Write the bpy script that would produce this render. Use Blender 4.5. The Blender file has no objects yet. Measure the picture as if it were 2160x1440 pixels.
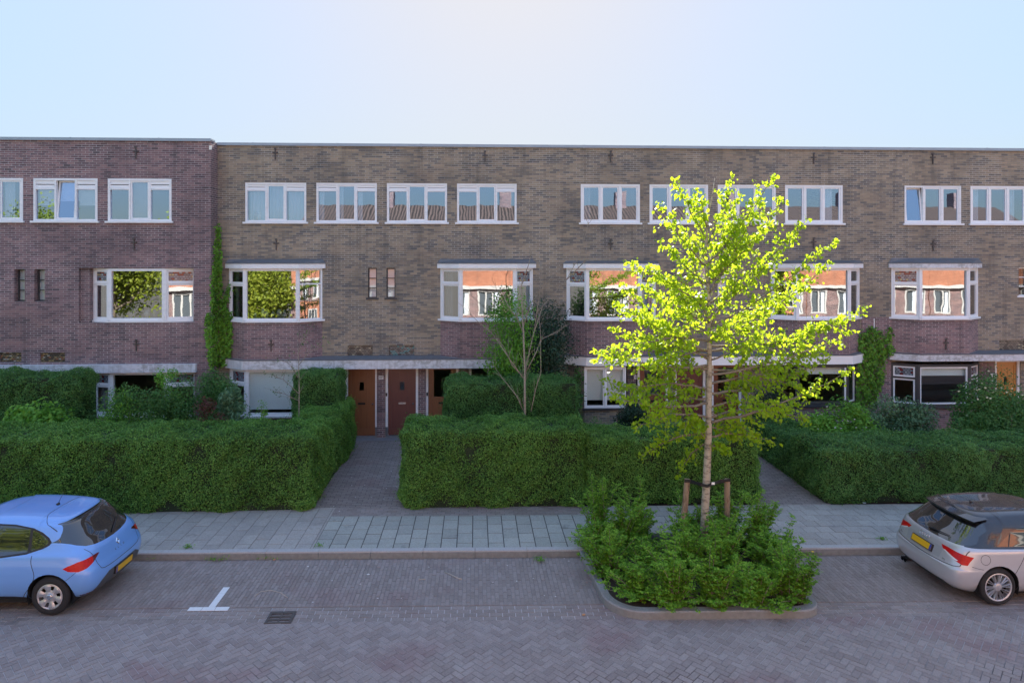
import bpy, bmesh, math, random
import numpy as np
from mathutils import Vector, Matrix
# ------------------------------------------------------------------ camera, world, sun, exposure
SC = bpy.context.scene
H = 5.75; F = 1380.0; TH = math.radians(2.4); PX, PY = 1060.0, 545.0
cam = bpy.data.cameras.new('camera'); camo = bpy.data.objects.new('camera', cam)
SC.collection.objects.link(camo); SC.camera = camo
cam.sensor_width = 36; cam.lens = 36*F/2160; cam.clip_start = .05; cam.clip_end = 3000
cam.shift_x = 20/2160; cam.shift_y = -175/2160
camo.location = (0, 0, H); camo.rotation_euler = (math.radians(90), 0, -TH)
SUN_EL, SUN_AZ = math.radians(33), math.radians(3)       # azimuth from +Y towards +X
w = bpy.data.worlds.new('World'); SC.world = w; w.use_nodes = True
nt = w.node_tree; bg = nt.nodes['Background']
sky = nt.nodes.new('ShaderNodeTexSky'); sky.sky_type = 'NISHITA'; sky.sun_disc = False
sky.sun_elevation = SUN_EL; sky.sun_rotation = SUN_AZ; sky.air_density = 1.0; sky.dust_density = .9; sky.ozone_density = 3.2
SKY_STR, SKY_P, SKY_K = .12, -.88, 1.38
bg.inputs['Strength'].default_value = SKY_STR
# the sky's range is compressed evenly over the whole dome, for every kind of ray (the photograph holds both sky and shade)
_bw = nt.nodes.new('ShaderNodeRGBToBW'); _pw = nt.nodes.new('ShaderNodeMath'); _pw.operation = 'POWER'; _pw.inputs[1].default_value = SKY_P
_mu = nt.nodes.new('ShaderNodeMath'); _mu.operation = 'MULTIPLY'; _mu.inputs[1].default_value = SKY_K; _vm = nt.nodes.new('ShaderNodeVectorMath'); _vm.operation = 'SCALE'
nt.links.new(sky.outputs[0], _bw.inputs[0]); nt.links.new(_bw.outputs[0], _pw.inputs[0]); nt.links.new(_pw.outputs[0], _mu.inputs[0]); nt.links.new(sky.outputs[0], _vm.inputs[0]); nt.links.new(_mu.outputs[0], _vm.inputs['Scale'])
_hs = nt.nodes.new('ShaderNodeHueSaturation'); _hs.inputs['Saturation'].default_value = .86; nt.links.new(_vm.outputs[0], _hs.inputs['Color']); nt.links.new(_hs.outputs[0], bg.inputs['Color'])
sl = bpy.data.lights.new('sun', 'SUN'); sl.energy = 4.8; sl.angle = math.radians(.5); sl.color = (1, .93, .82)
so = bpy.data.objects.new('sun', sl); SC.collection.objects.link(so)
d = Vector((math.sin(SUN_AZ)*math.cos(SUN_EL), math.cos(SUN_AZ)*math.cos(SUN_EL), math.sin(SUN_EL)))
so.rotation_euler = d.to_track_quat('Z', 'Y').to_euler(); so.location = d*50
SC.view_settings.view_transform = 'Standard'; SC.view_settings.look = 'None'
SC.view_settings.exposure = 1.88; SC.view_settings.gamma = 1
SC.cycles.max_bounces = 8; SC.cycles.transparent_max_bounces = 12; SC.cycles.transmission_bounces = 6
# ------------------------------------------------------------------ helpers
R = random.Random(7); NR = np.random.default_rng(7)
FW = Vector((math.sin(TH), math.cos(TH), 0)); RT = Vector((math.cos(TH), -math.sin(TH), 0))
def ray(u, v): return FW + RT*((u-PX)/F) + Vector((0, 0, (PY-v)/F))
def at(u, v, Y):
    q = ray(u, v); return q*(Y/q.y) + Vector((0, 0, H))
def X(u, Y): return at(u, PY, Y).x
def Z(v, Y, u=1060): return at(u, v, Y).z
def gr(u, v, z=0.):
    q = ray(u, v); return q*((z-H)/q.z) + Vector((0, 0, H))
def link(o, parent=None):
    SC.collection.objects.link(o)
    if parent is not None: o.parent = parent
    return o
def tag(o, label=None, cat=None, group=None, kind=None):
    if label: o['label'] = label
    if cat: o['category'] = cat
    if group: o['group'] = group
    if kind: o['kind'] = kind
    return o
def empty(name, loc=(0, 0, 0), rz=0):
    o = bpy.data.objects.new(name, None); o.location = loc; o.rotation_euler = (0, 0, rz); return link(o)
class MB:
    """collects faces (with uv in metres and a material slot) and links them as one mesh object"""
    def __init__(s): s.v = []; s.f = []; s.uv = []; s.mi = []; s.col = []
    def face(s, pts, uv=None, mi=0):
        n = len(s.v); s.v += [tuple(p) for p in pts]; s.f.append(tuple(range(n, n+len(pts))))
        if uv is None:
            a, b, c = Vector(pts[0]), Vector(pts[1]), Vector(pts[2]); nn = (b-a).cross(c-a)
            if abs(nn.z) > max(abs(nn.x), abs(nn.y)): uv = [(p[0], p[1]) for p in pts]
            elif abs(nn.y) >= abs(nn.x): uv = [(p[0], p[2]) for p in pts]
            else: uv = [(p[1], p[2]) for p in pts]
        s.uv += list(uv); s.mi.append(mi)
    def box(s, x0, y0, z0, x1, y1, z1, mi=0, fr=None):
        P = [Vector((x, y, z)) for z in (z0, z1) for y in (y0, y1) for x in (x0, x1)]
        uvp = [p.copy() for p in P]
        if fr: P = [fr(p) for p in P]
        for q in ((0, 2, 3, 1), (4, 5, 7, 6), (0, 1, 5, 4), (2, 6, 7, 3), (0, 4, 6, 2), (1, 3, 7, 5)):
            l = [uvp[i] for i in q]; ax = 2 if q in ((0, 2, 3, 1), (4, 5, 7, 6)) else (1 if q in ((0, 1, 5, 4), (2, 6, 7, 3)) else 0)
            uv = [((p.x, p.y) if ax == 2 else (p.x, p.z) if ax == 1 else (p.y, p.z)) for p in l]
            s.face([P[i] for i in q], uv, mi)
    def prism(s, poly, z0, z1, mi=0, mtop=None):
        """vertical prism over a plan polygon; uv runs along the outline"""
        n = len(poly); a = sum(poly[i][0]*poly[(i+1) % n][1]-poly[(i+1) % n][0]*poly[i][1] for i in range(n))
        if a < 0: poly = poly[::-1]
        s.face([(p[0], p[1], z1) for p in poly], None, mi if mtop is None else mtop)
        s.face([(p[0], p[1], z0) for p in poly[::-1]], None, mi)
        u = poly[0][0]
        for i in range(n):
            p, q = poly[i], poly[(i+1) % n]; L = math.hypot(q[0]-p[0], q[1]-p[1])
            s.face([(p[0], p[1], z0), (q[0], q[1], z0), (q[0], q[1], z1), (p[0], p[1], z1)], [(u, z0), (u+L, z0), (u+L, z1), (u, z1)], mi); u += L
    def tube(s, pts, rad, n=8, mi=0, cap=True):
        """tapered tube along a polyline"""
        pts = [Vector(p) for p in pts]
        if not hasattr(rad, '__len__'): rad = [rad]*len(pts)
        base = len(s.v); ref = Vector((0, 0, 1)) if abs((pts[-1]-pts[0]).normalized().z) < .9 else Vector((1, 0, 0))
        L = 0
        for i, p in enumerate(pts):
            t = (pts[min(i+1, len(pts)-1)]-pts[max(i-1, 0)]).normalized()
            a = t.cross(ref).normalized(); b = t.cross(a)
            for k in range(n):
                th = 2*math.pi*k/n; s.v.append(tuple(p+(a*math.cos(th)+b*math.sin(th))*rad[i]))
        for i in range(len(pts)-1):
            d_ = (pts[i+1]-pts[i]).length; cir = 2*math.pi*rad[i]
            for k in range(n):
                k2 = (k+1) % n
                s.f.append((base+i*n+k, base+i*n+k2, base+(i+1)*n+k2, base+(i+1)*n+k)); s.mi.append(mi)
                s.uv += [(cir*k/n, L), (cir*(k+1)/n, L), (cir*(k+1)/n, L+d_), (cir*k/n, L+d_)]
            L += d_
        if cap:
            for i0, rv in ((base, False), (base+(len(pts)-1)*n, True)):
                f = tuple(range(i0, i0+n)); f = f if rv else f[::-1]
                s.f.append(f); s.mi.append(mi); s.uv += [(s.v[i][0], s.v[i][1]) for i in f]
    def build(s, name, mats, parent=None, smooth=False, kind=None):
        me = bpy.data.meshes.new(name); me.from_pydata(s.v, [], s.f)
        if not isinstance(mats, (list, tuple)): mats = [mats]
        for m in mats: me.materials.append(m)
        me.polygons.foreach_set('material_index', s.mi)
        ul = me.uv_layers.new(name='UVMap'); ul.data.foreach_set('uv', np.array(s.uv, dtype=np.float32).ravel())
        if smooth: me.polygons.foreach_set('use_smooth', [True]*len(s.f))
        if s.col:
            at_ = me.attributes.new('tone', 'FLOAT', 'FACE'); at_.data.foreach_set('value', np.array(s.col, dtype=np.float32))
        me.update(); o = link(bpy.data.objects.new(name, me), parent)
        if kind: o['kind'] = kind
        return o
def frame2(P, Q):
    """local frame on a vertical plane from plan point P to Q (left to right seen from outside); d is inwards"""
    P = Vector((P[0], P[1], 0)); Q = Vector((Q[0], Q[1], 0)); e = (Q-P).normalized(); n = Vector((-e.y, e.x, 0))
    return (lambda p: P + e*p[0] + n*p[1] + Vector((0, 0, p[2]))), (Q-P).length
def sheet(mb, fr, u0, u1, z0, z1, holes, d0, d1, mi=0, back=True, uoff=0.):
    """slab in a frame, front at depth d0, back at d1, rectangular holes with reveals"""
    us = sorted({u0, u1}|{h[i] for h in holes for i in (0, 1) if u0 < h[i] < u1}); zs = sorted({z0, z1}|{h[i] for h in holes for i in (2, 3) if z0 < h[i] < z1})
    def solid(a, b):
        if not (u0 < a < u1 and z0 < b < z1): return False
        return not any(h[0] < a < h[1] and h[2] < b < h[3] for h in holes)
    g = lambda u, dd, z: fr((u, dd, z))
    for i in range(len(us)-1):
        for j in range(len(zs)-1):
            a, b, c, e = us[i], us[i+1], zs[j], zs[j+1]; um, zm = (a+b)/2, (c+e)/2
            if not solid(um, zm): continue
            mb.face([g(a, d0, c), g(b, d0, c), g(b, d0, e), g(a, d0, e)], [(a+uoff, c), (b+uoff, c), (b+uoff, e), (a+uoff, e)], mi)
            if back: mb.face([g(b, d1, c), g(a, d1, c), g(a, d1, e), g(b, d1, e)], [(b+uoff, c), (a+uoff, c), (a+uoff, e), (b+uoff, e)], mi)
            eps = 1e-5
            if not solid(a-eps, zm): mb.face([g(a, d1, c), g(a, d0, c), g(a, d0, e), g(a, d1, e)], [(a+uoff-(d1-d0), c), (a+uoff, c), (a+uoff, e), (a+uoff-(d1-d0), e)], mi)
            if not solid(b+eps, zm): mb.face([g(b, d0, c), g(b, d1, c), g(b, d1, e), g(b, d0, e)], [(b+uoff, c), (b+uoff+d1-d0, c), (b+uoff+d1-d0, e), (b+uoff, e)], mi)
            if not solid(um, c-eps): mb.face([g(a, d1, c), g(b, d1, c), g(b, d0, c), g(a, d0, c)], [(a+uoff, c-(d1-d0)), (b+uoff, c-(d1-d0)), (b+uoff, c), (a+uoff, c)], mi)
            if not solid(um, e+eps): mb.face([g(a, d0, e), g(b, d0, e), g(b, d1, e), g(a, d1, e)], [(a+uoff, e), (b+uoff, e), (b+uoff, e+d1-d0), (a+uoff, e+d1-d0)], mi)
# ------------------------------------------------------------------ materials
class NG:
    def __init__(s, name):
        s.m = bpy.data.materials.new(name); s.m.use_nodes = True; s.t = s.m.node_tree; s.n = s.t.nodes; s.n.clear()
        s.out = s.n.new('ShaderNodeOutputMaterial')
    def node(s, ty, **kw):
        x = s.n.new(ty)
        for k, v in kw.items():
            if k.startswith('_'): setattr(x, k[1:], v)
            else:
                k = {'Fac_': 'Fac'}.get(k, k).replace('_', ' ')
                if isinstance(v, bpy.types.NodeSocket): s.t.links.new(v, x.inputs[k])
                else: x.inputs[k].default_value = v
        return x
    def ln(s, a, b): s.t.links.new(a, b)
    def math(s, op, a, b=None, clamp=False):
        x = s.n.new('ShaderNodeMath'); x.operation = op; x.use_clamp = clamp
        for i, v in enumerate((a, b)):
            if v is None: continue
            if isinstance(v, bpy.types.NodeSocket): s.ln(v, x.inputs[i])
            else: x.inputs[i].default_value = v
        return x.outputs[0]
    def mix(s, fac, a, b, blend='MIX'):
        x = s.n.new('ShaderNodeMix'); x.data_type = 'RGBA'; x.blend_type = blend
        for sock, v in ((x.inputs[0], fac), (x.inputs[6], a), (x.inputs[7], b)):
            if isinstance(v, bpy.types.NodeSocket): s.ln(v, sock)
            else: sock.default_value = v if not hasattr(v, '__len__') else (*v, 1)[:4]
        return x.outputs[2]
    def ramp(s, fac, stops, interp='LINEAR'):
        x = s.n.new('ShaderNodeValToRGB'); x.color_ramp.interpolation = interp; e = x.color_ramp.elements
        while len(e) < len(stops): e.new(.5)
        for i, (p, c) in enumerate(stops): e[i].position = p; e[i].color = (*c, 1) if hasattr(c, '__len__') else (c, c, c, 1)
        s.ln(fac, x.inputs[0]); return x.outputs[0]
    def noise(s, vec, scale, detail=3, rough=.55, w=None):
        x = s.n.new('ShaderNodeTexNoise'); x.inputs['Scale'].default_value = scale; x.inputs['Detail'].default_value = detail; x.inputs['Roughness'].default_value = rough
        if vec is not None: s.ln(vec, x.inputs['Vector'])
        return x.outputs[0]
    def coord(s, kind='Object'):
        return s.n.new('ShaderNodeTexCoord').outputs[kind]
    def pos(s): return s.n.new('ShaderNodeNewGeometry').outputs['Position']
    def mapping(s, vec, scale=(1, 1, 1), rot=(0, 0, 0), loc=(0, 0, 0)):
        x = s.n.new('ShaderNodeMapping'); s.ln(vec, x.inputs[0]); x.inputs['Scale'].default_value = scale; x.inputs['Rotation'].default_value = rot; x.inputs['Location'].default_value = loc
        return x.outputs[0]
    def pbr(s, col, rough=.6, bump=None, bs=.3, bd=.01, **kw):
        b = s.n.new('ShaderNodeBsdfPrincipled')
        for k, v in (('Base Color', col), ('Roughness', rough), *kw.items()):
            k = k.replace('_', ' ')
            if isinstance(v, bpy.types.NodeSocket): s.ln(v, b.inputs[k])
            else: b.inputs[k].default_value = (*v, 1) if k in ('Base Color',) else v
        if bump is not None:
            bu = s.n.new('ShaderNodeBump'); bu.inputs['Strength'].default_value = bs; bu.inputs['Distance'].default_value = bd
            s.ln(bump, bu.inputs['Height']); s.ln(bu.outputs[0], b.inputs['Normal'])
        s.ln(b.outputs[0], s.out.inputs[0]); s.b = b; return s.m
def plain(name, col, rough=.6, var=.12, scale=3., bump=0, metal=0, **kw):
    g = NG(name); p = g.pos(); n = g.noise(p, scale, 4)
    c = g.mix(n, tuple(x*(1-var) for x in col), tuple(min(1, x*(1+var)) for x in col))
    return g.pbr(c, rough, bump=g.noise(p, 60, 3) if bump else None, bs=bump, Metallic=metal, **kw)
def brick_mat(name, tones, mortar, mortar_var=.6, purple=None, rough=.78):
    g = NG(name); uv = g.coord('UV'); p = g.pos()
    br = g.node('ShaderNodeTexBrick', Color1=(0, 0, 0, 1), Color2=(1, 1, 1, 1), Mortar=(.5, .5, .5, 1), Scale=1., Mortar_Size=.0055, Mortar_Smooth=.25, Bias=0., Brick_Width=.215, Row_Height=.0655)
    br.offset = .5; g.ln(uv, br.inputs['Vector'])
    # rows alternate a little: a second random offset
    bw = g.node('ShaderNodeTexBrick', Color1=(0, 0, 0, 1), Color2=(1, 1, 1, 1), Mortar=(.5, .5, .5, 1), Scale=1., Mortar_Size=0., Bias=0., Brick_Width=.43, Row_Height=.131); g.ln(uv, bw.inputs['Vector'])
    big = g.noise(g.mapping(p, (.5, .5, .9)), .8, 4); streak = g.noise(g.mapping(p, (.35, .35, 3.)), 1.6, 4)
    v = g.math('ADD', g.math('MULTIPLY', br.outputs['Color'], .52), g.math('MULTIPLY', g.noise(g.mapping(uv, (4.5, 15.2, 1)), 1., 1), .22))
    v = g.math('ADD', v, g.math('MULTIPLY', g.math('SUBTRACT', streak, .5), .7)); v = g.math('ADD', v, .15, True)
    col = g.ramp(v, tones)
    fine = g.noise(p, 90, 3); col = g.mix(.35, col, g.ramp(fine, [(.3, .25), (.7, .75)]), 'OVERLAY')
    col = g.mix(g.math('MULTIPLY', g.ramp(big, [(.42, 0.), (.68, 1.)]), .38), col, tuple(x*.5 for x in tones[0][1]))
    wear = g.noise(p, .9, 3)
    mv = g.mix(g.ramp(wear, [(.38, 0.), (.62, 1.)]), mortar, tuple(x*mortar_var for x in mortar))
    col = g.mix(br.outputs['Fac'], col, mv)
    vs = g.noise(g.mapping(p, (2.6, 2.6, .22)), 1.4, 4, .6); col = g.mix(g.math('MULTIPLY', g.ramp(vs, [(.52, 0.), (.70, 1.)]), .32), col, (.05, .048, .05))
    rp = g.noise(g.mapping(p, (.7, .7, 1.6), loc=(5, 2, 9)), 1.1, 2); col = g.mix(g.math('MULTIPLY', g.ramp(rp, [(.60, 0.), (.63, 1.)]), .22), col, tones[-1][1])
    # pale lime specks and bloom
    sp = g.noise(p, 5, 6, .7); col = g.mix(g.math('MULTIPLY', g.ramp(sp, [(.70, 0.), (.78, 1.)]), .25), col, (.5, .48, .45))
    h = g.math('SUBTRACT', g.math('MULTIPLY', g.noise(p, 40, 3), .3), br.outputs['Fac'])
    return g.pbr(col, rough, bump=h, bs=.5, bd=.006)
M = {}
M['brick_brown'] = brick_mat('brown_brick', [(.12, (.11, .105, .108)), (.3, (.17, .148, .125)), (.52, (.275, .215, .15)), (.72, (.355, .28, .19)), (.95, (.43, .31, .205))], (.50, .47, .43), .45)
M['brick_purple'] = brick_mat('purple_brick', [(.12, (.085, .06, .066)), (.35, (.17, .105, .112)), (.6, (.255, .150, .152)), (.85, (.33, .195, .18))], (.56, .51, .49), .55)
M['brick_orange'] = brick_mat('orange_brick', [(.15, (.35, .125, .07)), (.5, (.44, .165, .095)), (.85, (.52, .22, .13))], (.5, .3, .2), .8)
def white_paint(name, col=(.78, .79, .80), dirt=.35):
    g = NG(name); p = g.pos()
    n = g.noise(g.mapping(p, (1.5, 1.5, 6)), 2., 5, .65); f = g.noise(p, 22, 4, .7)
    c = g.mix(g.math('MULTIPLY', g.ramp(n, [(.45, 0.), (.8, 1.)]), dirt), col, (.50, .48, .45))
    c = g.mix(g.math('MULTIPLY', g.ramp(f, [(.64, 0.), (.72, 1.)]), dirt), c, (.42, .38, .33))
    return g.pbr(c, .42, bump=f, bs=.12, bd=.004)
M['white'] = white_paint('white_painted_wood', (.86, .86, .86)); M['white_clean'] = white_paint('clean_white_frame', (.88, .88, .88), .12)
def concrete(name, base, stain, amt):
    g = NG(name); p = g.pos(); n = g.noise(g.mapping(p, (1, 1, 1.6)), 5.5, 7, .72); s2 = g.noise(g.mapping(p, (9, 9, .7)), 1.2, 4)
    w_ = g.noise(p, .55, 2)
    c = g.mix(g.math('MULTIPLY', g.math('MULTIPLY', g.ramp(n, [(.46, 0.), (.56, 1.)]), g.ramp(w_, [(.35, .15), (.6, 1.)])), amt), base, stain)
    c = g.mix(g.math('MULTIPLY', g.ramp(s2, [(.5, 0.), (.75, 1.)]), amt*.6), c, (.28, .26, .24))
    return g.pbr(c, .75, bump=n, bs=.3, bd=.01)
M['far_white'] = white_paint('far_white_frame', (.55, .55, .54), .2)
M['canopy'] = concrete('white_canopy_concrete', (.70, .70, .72), (.36, .35, .33), .75)
M['flashing'] = plain('grey_lead_flashing', (.15, .152, .16), .6, .4, 9, bump=.2)
M['coping'] = plain('pale_zinc_coping', (.34, .38, .42), .4, .15, 4, metal=.3)
M['iron'] = plain('rusty_iron', (.075, .062, .058), .5, .2)
M['dark_frame'] = plain('dark_grey_frame', (.045, .046, .05), .45, .15)
M['brown_frame'] = plain('dark_brown_frame', (.04, .03, .03), .5, .2)
def wood_mat(name, c1, c2, rough=.35):
    g = NG(name); p = g.pos(); n = g.noise(g.mapping(p, (14, 14, .9)), 2.2, 6, .65)
    return g.pbr(g.mix(n, c1, c2), rough, bump=n, bs=.1, bd=.003, Coat_Weight=.25, Coat_Roughness=.25)
M['wood_red'] = wood_mat('red_brown_door', (.12, .036, .032), (.19, .062, .045)); M['wood_brown'] = wood_mat('varnished_brown_door', (.16, .058, .026), (.34, .135, .055))
M['wood_orange'] = wood_mat('orange_pine_door', (.50, .20, .035), (.62, .29, .07)); M['wood_dull'] = wood_mat('brown_timber', (.16, .055, .03), (.26, .09, .045))
def glass_mat(name, refl, tint=(.55, .6, .62), wav=.02, wscale=1.2, stretch=(1, 1, 1)):
    g = NG(name); p = g.pos(); n = g.noise(g.mapping(p, stretch), wscale, 1)
    bu = g.node('ShaderNodeBump', Strength=1., Distance=wav, Height=n)
    gl = g.node('ShaderNodeBsdfGlossy', Roughness=.012, Color=((.66, .80, 1, 1) if 'upper' in name else (.95, .97, 1, 1))); g.ln(bu.outputs[0], gl.inputs['Normal'])
    tr = g.node('ShaderNodeBsdfTransparent', Color=(*tint, 1))
    ge = g.n.new('ShaderNodeNewGeometry'); dt = g.n.new('ShaderNodeVectorMath'); dt.operation = 'DOT_PRODUCT'; g.ln(ge.outputs['Normal'], dt.inputs[0]); g.ln(ge.outputs['Incoming'], dt.inputs[1])
    c1 = g.math('SUBTRACT', 1., g.math('ABSOLUTE', dt.outputs['Value'])); f = g.math('ADD', g.math('MULTIPLY', g.math('POWER', c1, 5.), .7), refl, True); f = g.math('MULTIPLY', f, g.math('SUBTRACT', 1., ge.outputs['Backfacing']))
    mx = g.n.new('ShaderNodeMixShader'); g.ln(f, mx.inputs[0]); g.ln(tr.outputs[0], mx.inputs[1]); g.ln(gl.outputs[0], mx.inputs[2]); g.ln(mx.outputs[0], g.out.inputs[0])
    return g.m
M['glass'] = glass_mat('window_glass', .37, (.72, .75, .76), wav=.0007, wscale=2.2); M['glass_top'] = glass_mat('upper_window_glass', .44, (.90, .92, .94), wav=.0006, wscale=2.5)
M['glass_low'] = glass_mat('ground_floor_glass', .09, (.94, .95, .95), wav=.0005)
def leaded(name, seed):
    g = NG(name); uv = g.mapping(g.coord('UV'), loc=(seed*.37, seed*.11, 0))
    br = g.node('ShaderNodeTexBrick', Color1=(0, 0, 0, 1), Color2=(1, 1, 1, 1), Mortar=(.5, .5, .5, 1), Scale=1., Mortar_Size=.006, Mortar_Smooth=.1, Brick_Width=.085, Row_Height=.062); g.ln(uv, br.inputs['Vector'])
    c = g.ramp(br.outputs['Color'], [(.0, (.20, .03, .03)), (.12, (.22, .24, .27)), (.6, (.30, .32, .35)), (.8, (.13, .15, .18)), (.93, (.42, .36, .2))], 'CONSTANT')
    c = g.mix(br.outputs['Fac'], c, (.03, .03, .035)); return g.pbr(c, .12, Specular_IOR_Level=.7)
M['leaded'] = leaded('leaded_stained_glass', 1)
def mosaic(name, stops):
    g = NG(name); uv = g.coord('UV')
    br = g.node('ShaderNodeTexBrick', Color1=(0, 0, 0, 1), Color2=(1, 1, 1, 1), Mortar=(.5, .5, .5, 1), Scale=1., Mortar_Size=.005, Mortar_Smooth=.1, Brick_Width=.085, Row_Height=.05); g.ln(uv, br.inputs['Vector'])
    c = g.ramp(br.outputs['Color'], stops, 'CONSTANT'); c = g.mix(br.outputs['Fac'], c, (.03, .03, .03)); return g.pbr(c, .2, bump=br.outputs['Color'], bs=.3, bd=.01)
M['mosaic_gold'] = mosaic('amber_glass_blocks', [(0, (.10, .08, .06)), (.35, (.20, .15, .09)), (.6, (.34, .25, .12)), (.75, (.38, .34, .26)), (.9, (.30, .14, .07))])
M['mosaic_grey'] = mosaic('grey_glass_blocks', [(0, (.06, .06, .055)), (.3, (.12, .115, .10)), (.6, (.17, .16, .13)), (.9, (.33, .31, .22))])
M['mosaic_teal'] = mosaic('teal_glass_blocks', [(0, (.05, .06, .06)), (.25, (.11, .12, .12)), (.6, (.08, .22, .23)), (.85, (.15, .17, .17))])
M['blind'] = plain('pale_green_blind', (.80, .87, .82), .8, .05); M['blind_cream'] = plain('cream_blind', (.82, .80, .71), .8, .06)
M['curtain'] = plain('grey_curtain', (.36, .35, .36), .9, .2); M['sheer'] = plain('pale_net_curtain', (.62, .68, .75), .9, .08)
M['room'] = plain('interior_plaster', (.30, .27, .24), .9, .1); M['frost'] = plain('frosted_pane', (.55, .58, .60), .25, .1)
M['plate_white'] = plain('white_enamel', (.8, .8, .8), .3, .03); M['black'] = plain('black_paint', (.012, .012, .014), .4, .1); M['silver'] = plain('nickel', (.6, .6, .6), .25, .05, metal=1.)
M['pot'] = plain('glazed_pot', (.55, .52, .48), .4, .2); M['furn'] = plain('dark_furniture', (.07, .045, .03), .6, .4)
# ------------------------------------------------------------------ windows, doors
class Ctx: pass
def wavy(mb, fr, u0, u1, z0, z1, dd, amp=.02, per=.12):
    n = max(4, int((u1-u0)/per*6)); P = [(u0+(u1-u0)*i/n, dd+amp*math.sin(2*math.pi*(u1-u0)*i/n/per)) for i in range(n+1)]
    for k in range(n):
        (a, b), (c, e) = P[k], P[k+1]
        mb.face([fr((a, b, z0)), fr((c, e, z0)), fr((c, e, z1)), fr((a, b, z1))])
        mb.face([fr((c, e+.004, z0)), fr((a, b+.004, z0)), fr((a, b+.004, z1)), fr((c, e+.004, z1))])
def window(parent, P, Q, z0, z1, cols, ft=.065, depth=.09, inset=0., mat='white', glass='glass', sill=True, sillmat='white', silld=.07, extra=None, name='window', sw=.045):
    """cols: list of (width share, [light, ...] bottom to top) ; light = (height share, kind) ; kinds: f fixed, s sash, l leaded sash, v vent rail, o open sash"""
    fr, L = frame2(P, Q); tot = sum(c[0] for c in cols); mul = ft*.8
    W_ = L-2*ft-mul*(len(cols)-1); holes = []; items = []; u = ft
    for cw, lights in cols:
        uw = W_*cw/tot; ht = sum(l[0] for l in lights); tr = ft*.75; hz = (z1-z0)-2*ft-tr*(len(lights)-1); zz = z0+ft
        for lh, k in lights:
            zh = hz*lh/ht; holes.append((u, u+uw, zz, zz+zh)); items.append((u, u+uw, zz, zz+zh, k)); zz += zh+tr
        u += uw+mul
    mb = MB(); sheet(mb, fr, 0, L, z0, z1, holes, inset, inset+depth)
    wo = mb.build(name, M[mat], parent)
    for (a, b, c, e, k) in items:
        F_ = fr; dg = inset+depth*.62
        if k in 'slo':
            sm = MB()
            if k == 'o' or k == 'a':      # sash tilted: top leans inwards
                hinge = c
                def F_(p, fr=fr, hz_=c): t = (p[2]-hz_); return fr((p[0], p[1]+t*.10-.0, p[2]))
            sheet(sm, F_, a+.004, b-.004, c+.004, e-.004, [(a+sw, b-sw, c+sw, e-sw)], inset+.02, inset+.065)
            sm.build('sash', M['white_clean' if mat == 'white' else mat if mat != 'dark_frame' else 'white_clean'], wo)
            a, b, c, e = a+sw-.004, b-sw+.004, c+sw-.004, e-sw+.004; dg = inset+.045
        if k == 'v':
            vm = MB(); vm.box(a, inset+.03, c+.005, b, inset+.075, c+(e-c)*.42, fr=fr); vm.box(a, inset+.02, c+(e-c)*.52, b, inset+.075, e-.004, fr=fr); vm.build('vent_rail', M['white_clean'], wo); continue
        pm = MB(); pm.box(a, dg, c, b, dg+.006, e, fr=F_)
        pm.build('pane', M['leaded'] if k == 'l' else M[glass], wo)
    if sill:
        sm = MB(); sm.box(-.06, inset-silld, z0-.045, L+.06, inset+.0, z0+.012, fr=fr); sm.build('sill', M[sillmat], wo)
    if extra: extra(wo, fr, L, items)
    return wo
def backing(kind, mat, share=1., dd=.2, sel=None):
    """blind or curtain hung behind chosen lights"""
    def f(wo, fr, L, items):
        for i, (a, b, c, e, k) in enumerate(items):
            if sel is not None and i not in sel or k == 'v': continue
            mb = MB()
            if kind == 'blind': mb.box(a-.02, dd, e-(e-c)*share, b+.02, dd+.004, e+.02, fr=fr)
            elif kind == 'curtain': wavy(mb, fr, a, a+(b-a)*share, c, e, dd)
            else: wavy(mb, fr, b-(b-a)*share, b, c, e, dd)
            mb.build('blind' if kind == 'blind' else 'curtain', M[mat], wo)
    return f
def both(*fs):
    def f(*a):
        for g in fs: g(*a)
    return f
def pots(n, seed, sel=0):
    def f(wo, fr, L, items):
        a, b, c, e, k = items[sel]; rr = random.Random(seed)
        for i in range(n):
            u = rr.uniform(a+.15, b-.15); r = rr.uniform(.04, .09); h = rr.uniform(.1, .3); mb = MB()
            mb.tube([fr((u, .3, c+.002)), fr((u, .3, c+h*.6)), fr((u, .3, c+h))], [r*.7, r, r*.45], 10)
            mb.build('ornament', M['pot'] if rr.random() < .7 else M['plate_white'], wo, True)
    return f
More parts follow.
